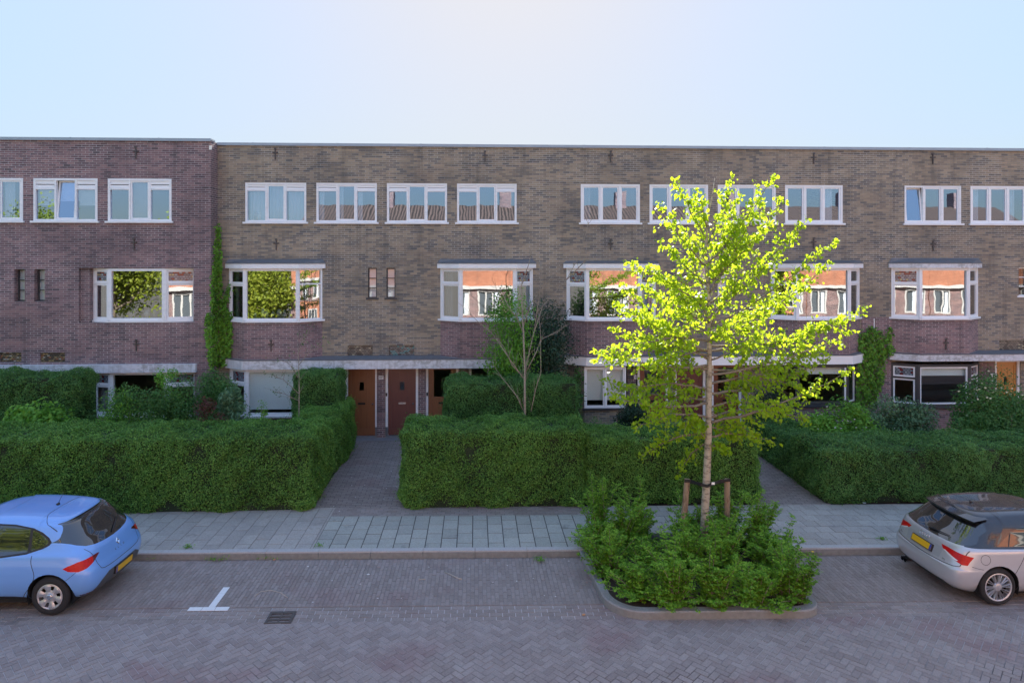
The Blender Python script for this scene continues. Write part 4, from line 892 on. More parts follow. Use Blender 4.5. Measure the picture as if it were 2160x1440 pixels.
def sh(u, Y, vtop, wpx, hm, *a, **k):      # shrub placed by image column, depth and top
    x = X(u, Y); zt = Z(vtop, Y, u); return (x, Y, ZG), (wpx/1380*Y/2, k.pop('dy', .6), (zt-ZG)/2)
c, r_ = sh(80, 16.9, 850, 230, 0); shrub('leafy_bush', 'bright green broad-leaved bush behind the hedge above the blue car', 'bush', c, r_, 5200, .095, 'leaf_light', 30, seed=1, aspect=.75, shape=LEAF_O)
c, r_ = sh(350, 17.7, 783, 290, 0); shrub('leafy_bush', 'spreading mid green bush below the ground floor window of the purple house', 'bush', c, r_, 12000, .062, 'leaf_mid', 44, seed=2)
c, r_ = sh(262, 17.4, 815, 140, 0); shrub('leafy_bush', 'low fresh green bush left of the spreading bush, at the white window post', 'bush', c, r_, 3000, .05, 'leaf_light', 16, seed=21)
c, r_ = sh(352, 18.3, 752, 70, 0, dy=.3); shrub('young_tree', 'slim young tree with thin leaves against the white canopy of the purple house', 'tree', c, r_, 2600, .06, 'leaf_light', 22, seed=3, stems=9)
c, r_ = sh(452, 18.9, 758, 125, 0); shrub('leafy_bush', 'dense dark bush in the corner below the ivy', 'bush', c, r_, 11000, .06, 'leaf_mid', 34, seed=4)
c, r_ = sh(487, 17.9, 795, 84, 0, dy=.4); shrub('leafy_bush', 'drooping long-leaved bush in front of the small leaded side window', 'bush', c, r_, 3200, .12, 'leaf_grey', 20, seed=5, aspect=.3)
c, r_ = sh(441, 17.2, 833, 62, 0, dy=.3); shrub('red_bush', 'red-brown leaved bush behind the hedge under the ivy corner', 'bush', c, r_, 2600, .055, 'leaf_red', 14, seed=6)
c, r_ = sh(571, 17.2, 848, 34, 0, dy=.2); shrub('red_bush', 'small red-brown bush in front of the white blind', 'bush', c, r_, 900, .04, 'leaf_red', 9, seed=7)
c, r_ = sh(552, 17.3, 820, 24, 0, dy=.12); shrub('young_shrub', 'thin pale green shoot in front of the white blind', 'shrub', c, r_, 420, .05, 'leaf_light', 12, seed=8, stems=9)
c, r_ = sh(1078, 19.3, 590, 112, 0, dy=.5); shrub('climbing_shrub', 'tall light green climbing shrub beside the middle bay, left half of the pair', 'climber', c, (r_[0], .5, r_[2]), 8500, .078, 'leaf_light', 46, seed=9, spread=.55, stems=14)
c, r_ = sh(1150, 19.6, 606, 116, 0, dy=.5); shrub('climbing_shrub', 'tall dark glossy climbing shrub right of the light green one', 'climber', c, (r_[0], .5, r_[2]), 10000, .078, 'leaf_dark', 54, seed=10, spread=.55, stems=14)
c, r_ = sh(1190, 18.0, 775, 70, 0, dy=.4); shrub('leafy_bush', 'green bush at the right end of the second hedge', 'bush', c, r_, 4200, .05, 'leaf_mid', 16, seed=11)
c, r_ = sh(1250, 17.0, 866, 50, 0, dy=.3); shrub('leafy_bush', 'small wispy shrub under the window with cream blinds', 'bush', c, r_, 800, .045, 'leaf_mid', 12, seed=12)
c, r_ = sh(1335, 18.3, 838, 84, 0, dy=.5); shrub('leafy_bush', 'dark rounded bush right of the window with cream blinds', 'bush', c, r_, 7000, .06, 'leaf_dark', 26, seed=13)
c, r_ = sh(1430, 17.4, 862, 150, 0, dy=.5); shrub('leafy_bush', 'low grey-green bush behind the tree trunk', 'bush', c, r_, 6000, .06, 'leaf_grey', 28, seed=14)
c, r_ = sh(1632, 18.9, 785, 105, 0, dy=.5); shrub('leafy_bush', 'tall dark bush behind the right half of the tree crown', 'bush', c, r_, 8000, .05, 'leaf_dark', 26, seed=15)
c, r_ = sh(1775, 17.5, 846, 185, 0, dy=.6); shrub('hydrangea_bush', 'hydrangea bush with pale dry flower heads below the dark window', 'bush', c, r_, 8000, .08, 'leaf_light', 34, seed=16, flowers=46, fmat='flower_w', fsize=.03, aspect=.6, shape=LEAF_O)
c, r_ = sh(1895, 17.8, 838, 190, 0, dy=.6); shrub('leafy_bush', 'mounded grey-green bush below the ivy on the right', 'bush', c, r_, 12000, .07, 'leaf_grey', 40, seed=17, flowers=26, fmat='flower_w', fsize=.02)
c, r_ = sh(2100, 17.7, 788, 190, 0, dy=.7); shrub('flowering_shrub', 'tall shrub with cream flower clusters in front of the orange door', 'shrub', c, r_, 11000, .07, 'leaf_mid', 44, seed=18, flowers=90, fmat='flower', fsize=.036, stems=12)
c, r_ = sh(2110, 17.2, 838, 230, 0, dy=.6); shrub('leafy_bush', 'narrow-leaved arching bush on the far right behind the low hedge', 'bush', c, r_, 9000, .11, 'leaf_mid', 38, seed=19, aspect=.25, stems=12)
# ivy on the walls
def ivy(label, polys, Y, n, size, mat, seed, thick=.10, yfun=None):
    rs = np.random.default_rng(seed); us = [p[0] for q in polys for p in q]; vs = [p[1] for q in polys for p in q]; root = empty('ivy', (X(sum(us)/len(us), Y), Y, ZG)); tag(root, label, 'climber'); O = np.array(root.location)
    def inside(x, y, q):
        r = False; j = len(q)-1
        for i in range(len(q)):
            if (q[i][1] > y) != (q[j][1] > y) and x < (q[j][0]-q[i][0])*(y-q[i][1])/(q[j][1]-q[i][1])+q[i][0]: r = not r
            j = i
        return r
    P = []; N = []; k = 0
    while len(P) < n and k < n*20:
        k += 1; u = rs.uniform(min(us)-4, max(us)+4); v = rs.uniform(min(vs)-4, max(vs)+4); ju, jv = u+rs.normal()*2, v+rs.normal()*3
        if any(inside(ju, jv, q) for q in polys):
            yy = yfun(u) if yfun else Y; den = math.sin(u*.31+v*.13)*math.sin(v*.23)*.5+.5
            if rs.random() > .45+.7*den: continue
            p = at(u, v, yy-rs.random()*thick*(.5+den)); P.append(p-Vector(O)); N.append((rs.normal()*.5, -1, .5+rs.normal()*.4))
    s = size*(.6+.7*rs.random(len(P))); leaves('foliage', P, N, s, s*.9, mat, root, shape=LEAF_O, fold=.2)
    mb = MB()
    for q in polys:
        cx = sum(p[0] for p in q)/len(q); v0, v1 = max(p[1] for p in q), min(p[1] for p in q)
        for j in range(3):
            pts = [at(cx+rs.normal()*4*(1-t*.5), v0+(v1-v0)*t*.92, (yfun(cx) if yfun else Y)-.02)-Vector(O) for t in np.linspace(0, 1, 7)]; mb.tube(pts, [.014*(1-.6*t) for t in np.linspace(0, 1, 7)], 5)
    tube_obj(mb, 'stem', 'bark_twig', root); return root
ivy('ivy climbing the corner where the purple and brown brick houses meet', [[(456, 478), (464, 474), (467, 560), (468, 640), (482, 600), (485, 596), (484, 618), (478, 650), (488, 660), (490, 720), (484, 770), (440, 776), (436, 720), (431, 705), (434, 668), (440, 660), (446, 680), (444, 600), (450, 560)]], D, 3600, .062, 'leaf_ivy', 31, yfun=lambda u: YA-.01 if u < 446 else (D-.06 if u > 459 else YA+.02+(u-446)/13*.4))
ivy('ivy patch on the purple wall between the two right bay windows', [[(1812, 712), (1835, 690), (1862, 700), (1866, 722), (1876, 690), (1883, 695), (1880, 730), (1868, 760), (1866, 800), (1852, 830), (1848, 860), (1806, 858), (1808, 800), (1812, 760)], [(1880, 730), (1893, 742), (1888, 750), (1870, 745)]], D, 2600, .068, 'leaf_ivy', 32, .16)
ivy('ivy hanging over the brick edge left of the window with cream blinds', [[(1213, 775), (1232, 790), (1233, 830), (1226, 860), (1212, 850)]], D-.2, 420, .055, 'leaf_mid', 33, .3)
# bare sapling and thin saplings
def sapling(label, Y, stems_, name='bare_sapling', rs=1, twigs=True, leafn=0, base_r=.028):
    b = at(*stems_[0][0], Y); root = empty(name, (b.x, Y, ZG)); tag(root, label, 'sapling'); O = Vector((b.x, Y, ZG)); r = random.Random(rs)
    mb = MB(); tw = MB(); L = []
    for i, ln in enumerate(stems_):
        dy = 0; P = []
        for j, (u, v) in enumerate(ln):
            dy += r.uniform(-.12, .12) if j else 0; P.append(at(u, v, Y+dy)-O)
        if i == 0: P[0].z = -.02
        n = len(P); r0 = base_r if i == 0 else base_r*.34; rad = [r0*(1-j/(n-1))+.004 for j in range(n)]
        (mb if i == 0 else tw).tube(P, rad, 8)
        if twigs:
            for j in range(1, n):
                for q in range(3):
                    t = r.random(); p = P[j-1].lerp(P[j], t); dd = (P[j]-P[j-1]).normalized(); e = p+(dd+Vector((r.uniform(-1, 1), r.uniform(-1, 1), r.uniform(-.1, .8)))).normalized()*r.uniform(.12, .5)
                    tw.tube([p, (p+e)/2+Vector((0, 0, .02)), e], [.005, .004, .002], 4); L.append(e); L.append((p+e)/2)
    tube_obj(mb, 'trunk', 'sap', root); tube_obj(tw, 'branches', 'sap', root)
    if leafn:
        C = [Vector(r.choice(L))+Vector((r.gauss(0, .03), r.gauss(0, .03), r.gauss(0, .03))) for _ in range(leafn)]
        leaves('foliage', C, NR.normal(size=(len(C), 3))+np.array([0, -.4, .6]), .045, .028, 'leaf_mid', root)
sapling('bare pale sapling with thin forked branches rising behind the middle hedge', 16.25, [
 [(1108, 890), (1107, 830), (1107, 777), (1104, 702), (1102, 665), (1100, 602), (1116, 555), (1120, 535)],
 [(1109, 790), (1111, 765), (1126, 702), (1145, 645), (1175, 612), (1195, 590), (1222, 540), (1236, 492), (1242, 470)],
 [(1126, 702), (1137, 630), (1141, 590), (1142, 552)], [(1106, 800), (1075, 757), (1040, 705), (1010, 680), (987, 657)], [(1108, 800), (1080, 770), (1062, 730), (1045, 712)],
 [(1112, 780), (1130, 745), (1142, 715), (1175, 700), (1190, 690)], [(1120, 868), (1130, 820), (1141, 785), (1140, 700), (1136, 660)], [(1104, 866), (1090, 835), (1060, 797), (1040, 770)],
 [(1103, 690), (1120, 640), (1150, 600), (1185, 560)], [(1104, 702), (1090, 670), (1075, 650), (1050, 600)], [(1195, 590), (1230, 555), (1245, 545)]], rs=3)
sapling('thin sapling with sparse small leaves in front of the first bay', 17.0, [[(630, 880), (631, 820), (630, 760), (628, 720)], [(631, 800), (612, 770), (600, 760)], [(630, 845), (600, 830), (585, 828)], [(630, 830), (598, 800), (582, 796)], [(630, 770), (650, 745), (672, 735)], [(629, 745), (640, 715), (648, 705)]], rs=5, leafn=260, base_r=.014)
# ------------------------------------------------------------------ the street tree
def street_tree():
    Y0 = 12.75; b = gr(1484, 1166, .1); Y0 = b.y; root = empty('street_tree', (b.x, b.y, .09)); tag(root, 'young street tree with yellow-green leaves, tied between two stakes in the planting island', 'tree'); O = Vector(root.location)
    r = random.Random(21); rs = np.random.default_rng(21)
    tp = [(1484, 1166), (1487, 1080), (1491, 1000), (1493, 920), (1496, 850), (1497, 780), (1496, 700), (1493, 620), (1489, 540), (1494, 460), (1503, 410), (1508, 375)]
    T = [at(u, v, Y0)-O for u, v in tp]; rad = [.082, .076, .071, .065, .057, .048, .039, .031, .030, .020, .011, .005]
    for i in range(3, len(T)): T[i] += Vector((0, r.uniform(-.05, .05), 0))
    mb = MB(); mb.tube(T, rad, 14); tube_obj(mb, 'trunk', 'bark_pale', root)
    def trunk_at(v):
        for i in range(len(tp)-1):
            if tp[i][1] >= v >= tp[i+1][1]:
                t = (tp[i][1]-v)/(tp[i][1]-tp[i+1][1]); return T[i].lerp(T[i+1], t), rad[i]*(1-t)+rad[i+1]*t
        return T[-1], .005
    tips = [(505, 1425, 380), (560, 1388, 428), (600, 1320, 555), (520, 1545, 370-0), (560, 1632, 368), (600, 1652, 418), (640, 1700, 464), (690, 1762, 506), (720, 1752, 552), (740, 1826, 650), (790, 1795, 700), (830, 1748, 752), (890, 1798, 778),
     (770, 1258, 742), (740, 1288, 690), (700, 1298, 640), (720, 1258, 760), (760, 1310, 600), (640, 1365, 560), (600, 1395, 505), (640, 1400, 590), (820, 1296, 832), (850, 1292, 838), (880, 1338, 905), (910, 1352, 962), (930, 1428, 1000), (880, 1700, 888), (920, 1628, 935),
     (940, 1540, 955), (860, 1660, 860), (810, 1700, 820), (780, 1735, 740), (700, 1690, 600), (660, 1640, 540), (620, 1590, 450), (560, 1560, 410), (480, 1470, 400), (640, 1440, 480), (700, 1400, 640), (780, 1360, 720), (850, 1370, 790), (760, 1610, 700), (690, 1560, 560),
     (900, 1440, 900), (870, 1560, 890), (830, 1600, 800), (740, 1340, 660), (680, 1350, 600), (600, 1550, 500), (820, 1420, 850), (900, 1560, 930), (560, 1470, 440), (600, 1620, 470), (560, 1600, 420), (840, 1270, 800), (730, 1780, 680), (780, 1380, 800)]
    for _ in range(8):
        v0 = r.uniform(600, 950); sg = r.choice((-1, 1)); tips.append((v0, 1495+sg*r.uniform(20, 150), v0-r.uniform(-60, 90)))
    bm_ = MB(); LC = []; LN = []; LT = []; LS = []
    def put(p, dd, n, sp=.05):
        for _ in range(n):
            o_ = Vector((r.gauss(0, sp), r.gauss(0, sp), r.gauss(0, sp*.8)-.02)); LC.append(p+o_); LT.append((dd.x*.5+r.gauss(0, .5), dd.y*.5+r.gauss(0, .5), -.75+r.gauss(0, .4)))
            LN.append((r.gauss(0, .7), r.gauss(0, .8), r.gauss(.35, .5))); LS.append(r.uniform(.052, .098))
    for i, (v0, u1, v1) in enumerate(tips):
        s, rt = trunk_at(v0); dy = r.uniform(-1, 1)*min(1.7, .35+abs(u1-1490)/1380*12*.55) if i < len(tips)-8 else r.uniform(-1.5, .7); e = at(u1, v1, Y0+dy)-O; L = (e-s).length
        mid = s.lerp(e, .5)+Vector((0, 0, (-.10 if v1 < v0 else .16)*L)); n = max(6, int(L/.16)); P = []
        for k in range(n+1):
            t = k/n; p = s*(1-t)**2+mid*2*t*(1-t)+e*t*t; P.append(p+Vector((r.gauss(0, .012), r.gauss(0, .012), r.gauss(0, .012)))*(t > 0))
        rr_ = min(rt*.5, .008+L*.0075); bm_.tube(P, [rr_*(1-k/n)**.9+.003 for k in range(n+1)], 6)
        for k in range(1, n+1):
            t = k/n
            if t < .08: continue
            dd = (P[k]-P[k-1]).normalized(); put(P[k], dd, 5 if t > .4 else 1, .055); 
            if k < n and t > .15:
                for q in range(1 if t > .8 else 2):
                    side = Vector((r.gauss(0, 1), r.gauss(0, 1), r.gauss(.15, .7))); side = (side-dd*side.dot(dd)).normalized(); ln = r.uniform(.16, .52)*(1.25-t)*min(1.3, L/1.5); q1 = P[k]+(dd*.8+side*.9).normalized()*ln; q1.z -= ln*.08
                    m_ = P[k].lerp(q1, .5)+Vector((0, 0, .03)); bm_.tube([P[k], m_, q1], [.005, .004, .002], 4)
                    for f in (.2, .35, .5, .65, .8, 1.): put(P[k].lerp(m_, f*2) if f < .5 else m_.lerp(q1, f*2-1), (q1-P[k]).normalized(), 1 if f < .3 else 2, .045)
        put(e, (e-P[-2]).normalized(), 4, .03)
    tube_obj(bm_, 'branches', 'bark_twig', root)
    print('tree leaves', len(LC)); S = np.array(LS); leaves('crown', LC, LN, S, S*.78, 'leaf_tree', root, shape=LEAF_O, T=np.array(LT), fold=.35)
    # stakes and tie
    for i, (ub, ut, lab) in enumerate(((1440, 1450, 'leaning round timber stake left of the street tree trunk'), (1533, 1534, 'upright round timber stake right of the street tree trunk'))):
        bt = gr(ub-(4 if i == 0 else 0), 1160 if i == 0 else 1150, .1); tp_ = at(ut, 1010, bt.y); o = empty('tree_stake', (bt.x, bt.y, .09)); tag(o, lab, 'stake', 'stakes of the street tree')
        m2 = MB(); m2.tube([Vector((0, 0, -.05)), tp_-Vector(o.location)], [.06, .056], 14); tube_obj(m2, 'pole', 'stake', o).data.polygons.foreach_set('use_smooth', [False]*len(m2.f))
    tie = empty('tree_tie', at(1490, 1020, Y0)); tag(tie, 'black rubber strap tying the street tree to its two stakes', 'strap'); L = Vector(tie.location)
    y1 = gr(1436, 1160, .1).y; y2 = gr(1533, 1150, .1).y
    for q in ([at(1444, 1014, y1-.075), at(1458, 1014, y1-.08), at(1478, 1022, Y0-.11), at(1492, 1025, Y0-.115), at(1502, 1021, Y0-.10), at(1520, 1014, y2-.08), at(1541, 1012, y2-.075)], [at(1444, 1014, y1+.07), at(1478, 1020, Y0+.1), at(1500, 1020, Y0+.1), at(1541, 1012, y2+.07)]):
        m3 = MB()
        for k in range(len(q)-1):
            a, b_ = q[k]-L, q[k+1]-L; h = Vector((0, 0, .028)); n_ = Vector((0, .008, 0))
            m3.face([a-h, b_-h, b_+h, a+h]); m3.face([b_-h+n_, a-h+n_, a+h+n_, b_+h+n_]); m3.face([a+h, b_+h, b_+h+n_, a+h+n_]); m3.face([b_-h, a-h, a-h+n_, b_-h+n_])
        m3.build('strap_band', M['black'], tie)
    c_ = at(1504, 1019, Y0-.12)-L; m4 = MB(); m4.box(c_.x-.03, c_.y-.01, c_.z-.022, c_.x+.03, c_.y, c_.z+.022); m4.build('tag_plate', M['blind_cream'], tie)
street_tree()
# rose bushes of the island
def roses():
    spots = [(2.68, 10.90), (3.25, 10.66), (3.9, 10.62), (4.55, 10.64), (5.22, 10.74), (2.38, 11.7), (3.05, 11.7), (3.8, 11.6), (4.5, 11.7), (5.4, 11.9), (2.3, 12.5), (2.9, 12.6), (4.0, 12.3), (4.7, 12.6), (5.45, 12.6), (3.3, 13.0), (2.5, 13.1), (4.4, 13.1), (5.0, 13.05), (5.35, 11.6)]
    lab = ['front left corner of the island', 'front edge, second from its left corner', 'front edge, near its middle', 'front edge, second from its right corner', 'front right corner of the island', 'left edge, halfway back', 'inside, left of centre', 'very centre of the island', 'inside, right of centre',
      'right edge, halfway back', 'left edge beside the pavement kerb', 'rear left, in front of the slabs', 'foot of the trunk', 'rear right, behind the right stake', 'rear right corner beside the kerb', 'back, left of the left stake', 'rear left end over the pavement', 'back, between the stakes', 'rear right end over the pavement', 'right edge near the front']
    for i, (s, t) in enumerate(spots):
        r = random.Random(60+i); o_ = st(s, t, .09); pass
        root = empty('rose_bush', tuple(o_)); tag(root, 'leafy rose bush in the planting island, '+lab[i], 'bush', 'rose bushes of the planting island')
        mb = MB(); C = []; N = []; T = []; S = []; big = i in (10, 13, 17, 15, 16, 18)
        for k in range(60 if not big else 46):
            a = r.uniform(0, 2*math.pi); h = r.uniform(.22, .78)*((.85 if i in (12, 13, 17, 10, 7, 8) else 1.25) if t > 12.2 else .7+.6*((i*37) % 10)/10); out = r.uniform(.05, .50)
            if r.random() < (.12 if t > 12 else .05): h *= 1.4
            low = k % 3 == 0
            if low: h = r.uniform(.06, .30); out = r.uniform(.25, .62)
            if t < 11.3 and math.sin(a) < 0 and not low: out *= .85
            p0 = Vector((r.uniform(-.14, .14), r.uniform(-.14, .14), 0)); p2 = Vector((math.cos(a)*out, math.sin(a)*out, h)); p1 = p0.lerp(p2, .5)+Vector((0, 0, h*.18))
            n = max(5, int(h/.055)); P = [p0*(1-f)**2+p1*2*f*(1-f)+p2*f*f for f in [j/n for j in range(n+1)]]; mb.tube(P, [.006*(1-j/n)+.002 for j in range(n+1)], 4)
            for j in range(1, n+1):
                for q in range(2):
                    th = r.uniform(0, 2*math.pi); dr = Vector((math.cos(th), math.sin(th), r.uniform(.0, .7))).normalized(); bn = dr.cross(Vector((0, 0, 1))).normalized(); st_l = r.uniform(.07, .12)
                    for m in range(4):
                        f = (m+1)/4
                        for sd in ((-1, 1) if m < 3 else (0,)):
                            c = P[j]+dr*st_l*f+bn*sd*.022; C.append(c); T.append(dr*.5+bn*sd); N.append(Vector((0, 0, 1))+Vector((r.gauss(0, .35), r.gauss(-.2, .35), 0))); S.append(r.uniform(.032, .05))
        tube_obj(mb, 'stem', 'bark_twig', root); S = np.array(S); leaves('foliage', C, N, S, S*.72, 'leaf_rose', root, T=np.array(T))
roses()
# small weeds along the kerb
mb = MB(); W_P = []; W_N = []; r = random.Random(4)
for (u, v, n, sp) in ((395, 1162, 60, .06), (455, 1176, 70, .10), (560, 1172, 60, .12), (585, 1171, 40, .08), (674, 1158, 40, .04), (1136, 1176, 50, .05), (1142, 1180, 30, .04), (1860, 1144, 60, .05), (1700, 1165, 90, .15), (1300, 1262, 40, .08), (310, 1174, 40, .1), (640, 1170, 30, .08), (1225, 1150, 60, .1), (1790, 1060, 60, .2)):
    c = gr(u, v, .06)
    for _ in range(n): W_P.append((c.x+r.gauss(0, sp), c.y+r.gauss(0, .03), max(.01, .03+abs(r.gauss(0, .03))+(.1 if v < 1165 else 0)))); W_N.append((r.gauss(0, .6), r.gauss(0, .6), 1))
o = leaves('weeds', W_P, W_N, .05, .016, 'leaf_light', None); o['kind'] = 'stuff'
# trees across the street (reflected in the left windows)
def far_tree(x, y, h, rad, seed, lab):
    rs = np.random.default_rng(seed); root = empty('street_tree', (x, y, 0)); tag(root, lab, 'tree', 'trees across the street'); mb = MB(); mb.tube([(0, 0, 0), (.1, 0, h*.3), (0, .1, h*.6)], [.22, .17, .08], 10)
    K = rs.normal(size=(26, 3)); K /= np.linalg.norm(K, axis=1, keepdims=True); K *= np.array([rad, rad, h*.42])*.78*(rs.random((26, 1))**.4); K[:, 2] += h*.56
    for k in K[:12]: mb.tube([(0, 0, h*.3), tuple(k*np.array([.5, .5, .75])), tuple(k)], [.09, .05, .02], 6)
    tube_obj(mb, 'trunk', 'bark_twig', root); m = rs.integers(0, 26, 9000); P = K[m]+rs.normal(size=(9000, 3))*rad*.19; leaves('crown', P, rs.normal(size=(9000, 3))+np.array([0, .4, .6]), .20, .15, 'leaf_opp', root)
for i, (x, y, h, rad) in enumerate(((-13.3, -.5, 6.2, 2.3), (-17.5, -1.5, 9.0, 3.2), (-22.5, -1., 8.2, 3.0), (-27.5, -2., 9.6, 3.2), (-15.2, -5.5, 7.5, 3.0), (-33, -1.5, 8.5, 3.2))):
    far_tree(x, y, h, rad, 40+i, 'bushy green tree across the street, %s' % ['nearest the orange houses and lowest', 'second from the orange houses', 'third from the orange houses', 'tallest of the row', 'behind the lowest one', 'last of the row'][i])
# ------------------------------------------------------------------ cars
def paint(name, col, metal=.0, rough=.32, coat=1.):
    g = NG(name); n = g.noise(g.coord('Object'), 700, 1); c = g.mix(n, tuple(x*.94 for x in col), tuple(x*1.06 for x in col))
    return g.pbr(c, rough, Metallic=metal, Coat_Weight=coat, Coat_Roughness=.03)
M['car_blue'] = paint('light_blue_car_paint', (.17, .37, .78), .1, .3); M['car_silver'] = paint('silver_car_paint', (.50, .505, .52), .35, .30); M['car_black'] = paint('black_car_paint', (.016, .015, .017), 0, .2)
M['plastic'] = plain('grey_bumper_plastic', (.075, .08, .088), .5, .1); M['plastic_black'] = plain('black_plastic', (.015, .015, .017), .5, .1)
M['car_glass'] = plain('dark_car_glass', (.014, .016, .018), .03, .05, Specular_IOR_Level=1., Coat_Weight=1., Coat_Roughness=.01); M['rubber'] = plain('tyre_rubber', (.018, .018, .019), .8, .25, 30, bump=.2)
M['rim'] = plain('alloy_silver', (.50, .51, .53), .32, .05, metal=.6); M['rim_dark'] = plain('wheel_well_dark', (.01, .01, .01), .8, .1); M['chrome'] = plain('chrome', (.75, .76, .78), .12, .02, metal=1.)
M['car_silver_shade'] = paint('silver_with_recess_shade', (.42, .43, .45), .3, .4)  # body silver darkened: the plate recess's shade is put into the colour
g = NG('red_tail_lamp'); n = g.noise(g.mapping(g.coord('Object'), (30, 30, 60)), 1, 2); M['lamp_red'] = g.pbr(g.mix(n, (.30, .002, .003), (.70, .008, .008)), .3, Coat_Weight=.25, Specular_IOR_Level=.2); M['lamp_dark'] = plain('dark_red_lamp', (.12, .004, .008), .12, .1, Coat_Weight=1.)
M['lamp_clear'] = plain('clear_lamp', (.7, .68, .66), .2, .05, Coat_Weight=1.); M['yellow'] = plain('yellow_number_plate', (.72, .42, .015), .4, .06); M['euro_blue'] = plain('blue_plate_band', (.02, .06, .35), .4, .05)
def cr(P, k):
    """Catmull-Rom through rows of points (n,3) -> ((n-1)*k+1,3)"""
    P = np.asarray(P, float); n = len(P); Q = np.concatenate([[2*P[0]-P[1]], P, [2*P[-1]-P[-2]]]); out = []
    for i in range(n-1):
        a, b, c, d_ = Q[i], Q[i+1], Q[i+2], Q[i+3]
        for j in range(k):
            t = j/k; out.append(.5*((2*b)+(-a+c)*t+(2*a-5*b+4*c-d_)*t*t+(-a+3*b-3*c+d_)*t**3))
    out.append(P[-1]); return np.array(out)
def pip(x, y, q):
    r = False; j = len(q)-1
    for i in range(len(q)):
        if (q[i][1] > y) != (q[j][1] > y) and x < (q[j][0]-q[i][0])*(y-q[i][1])/(q[j][1]-q[i][1])+q[i][0]: r = not r
        j = i
    return r
def smooth_poly(q, k=4):
    q = np.array([(*p, 0) for p in q]); n = len(q); out = []
    for i in range(n):
        a, b, c, d_ = q[i-1], q[i], q[(i+1) % n], q[(i+2) % n]
        for j in range(k):
            t = j/k; out.append(.5*((2*b)+(-a+c)*t+(2*a-5*b+4*c-d_)*t*t+(-a+3*b-3*c+d_)*t**3)[:2])
    return [tuple(p) for p in out]
def car(root, rows, cols, regions, body_mat, KR=5, KC=7):
    """rows: (z, xr, w, xf, crown) ; cols: plan template (f, g): x from rear/front blend, share of width. regions: ordered cuts"""
    G = []
    for (z, xr, w_, xf, dz) in rows:
        line = []
        for (kind, off, fw) in cols:
            x = xr+off if kind == 'r' else (xf-off if kind == 'f' else xr+(xf-xr)*off)
            line.append((x, w_*fw, z+dz(x) if dz else z))
        G.append(cr(line, KC))
    G = np.array(G); G = np.stack([cr(G[:, j], KR) for j in range(G.shape[1])], axis=1)
    G[:, 0, 1] = 0; G[:, -1, 1] = 0; G[-1, :, 1] = 0
    nr, nc = G.shape[:2]; bm = bmesh.new(); vs = {}
    def vert(i, j, s):
        p = G[i, j]; key = (round(p[0], 4), round(max(p[1], 0)*s, 4)+0., round(p[2], 4))
        if key not in vs: vs[key] = bm.verts.new(key)
        return vs[key]
    for s in (1, -1):
        for i in range(nr-1):
            for j in range(nc-1):
                q = [vert(i, j, s), vert(i, j+1, s), vert(i+1, j+1, s), vert(i+1, j, s)]
                if s > 0: q = q[::-1]
                u = []; 
                for v in q:
                    if v not in u: u.append(v)
                if len(u) >= 3:
                    try: bm.faces.new(u)
                    except ValueError: pass
    bmesh.ops.recalc_face_normals(bm, faces=bm.faces[:])
    lay = bm.faces.layers.int.new('reg'); bm.normal_update(); nl = bm.verts.layers.float_vector.new('nn')
    for v in bm.verts: v[nl] = v.normal
    names = ['body']
    for (nm, poly, A, B, cond, over) in regions:
        A, B = Vector(A), Vector(B); n3 = A.cross(B); idx = names.index(nm) if nm in names else len(names)
        if nm not in names: names.append(nm)
        xs = [p[0] for p in poly]; ys = [p[1] for p in poly]; x0, x1, y0, y1 = min(xs)-.02, max(xs)+.02, min(ys)-.02, max(ys)+.02
        def near():
            fs = []
            for f in bm.faces:
                c = f.calc_center_median()
                if not cond(c): continue
                a = [v.co.dot(A) for v in f.verts]; b = [v.co.dot(B) for v in f.verts]
                if max(a) > x0 and min(a) < x1 and max(b) > y0 and min(b) < y1: fs.append(f)
            return fs
        for i in range(len(poly)):
            p, q = poly[i], poly[(i+1) % len(poly)]; e = (A*(q[0]-p[0])+B*(q[1]-p[1])); L2 = e.length
            if L2 < 1e-6: continue
            e /= L2; pn = e.cross(n3).normalized(); P0 = A*p[0]+B*p[1]; fs = []
            for f in near_cache if False else near():
                t = [(v.co-P0).dot(pn) for v in f.verts]
                if min(t) < -1e-5 and max(t) > 1e-5:
                    s_ = [(v.co-P0).dot(e) for v in f.verts]
                    if max(s_) > -.06 and min(s_) < L2+.06: fs.append(f)
            if fs:
                gm = set(fs)|{e_ for f in fs for e_ in f.edges}|{v for f in fs for v in f.verts}
                bmesh.ops.bisect_plane(bm, geom=list(gm), plane_co=P0, plane_no=pn, dist=1e-5)
        for f in near():
            c = f.calc_center_median()
            if pip(c.dot(A), c.dot(B), poly) and names[f[lay]] in over: f[lay] = idx
    # new vertices take the interpolated analytic normal from their faces
    bm.normal_update(); 
    out = {}
    SIDED = ('window_surround', 'side_window', 'tail_lamp', 'tail_lamp_inner', 'lamp_strip', 'side_skirt', 'reflector', 'window_post', 'roof_arch')
    for k, nm, sg in [(k, nm, sg) for k, nm in enumerate(names) for sg in ((1, -1) if nm in SIDED else (0,))]:
        fs = [f for f in bm.faces if f[lay] == k and (sg == 0 or f.calc_center_median().y*sg > 0)]
        if not fs or nm == 'cut': continue
        V = {}; vv = []; nn = []; ff = []
        for f in fs:
            for v in f.verts:
                if v not in V: V[v] = len(vv); vv.append(v.co.copy()); nn.append(v.normal.copy())
            ff.append([V[v] for v in f.verts])
        me = bpy.data.meshes.new(nm); me.from_pydata([tuple(p) for p in vv], [], ff); me.polygons.foreach_set('use_smooth', [True]*len(ff)); me.update(); me.normals_split_custom_set_from_vertices([tuple(x) for x in nn]); out[nm if sg != -1 else nm+'#'] = me
    bm.free(); return out, G
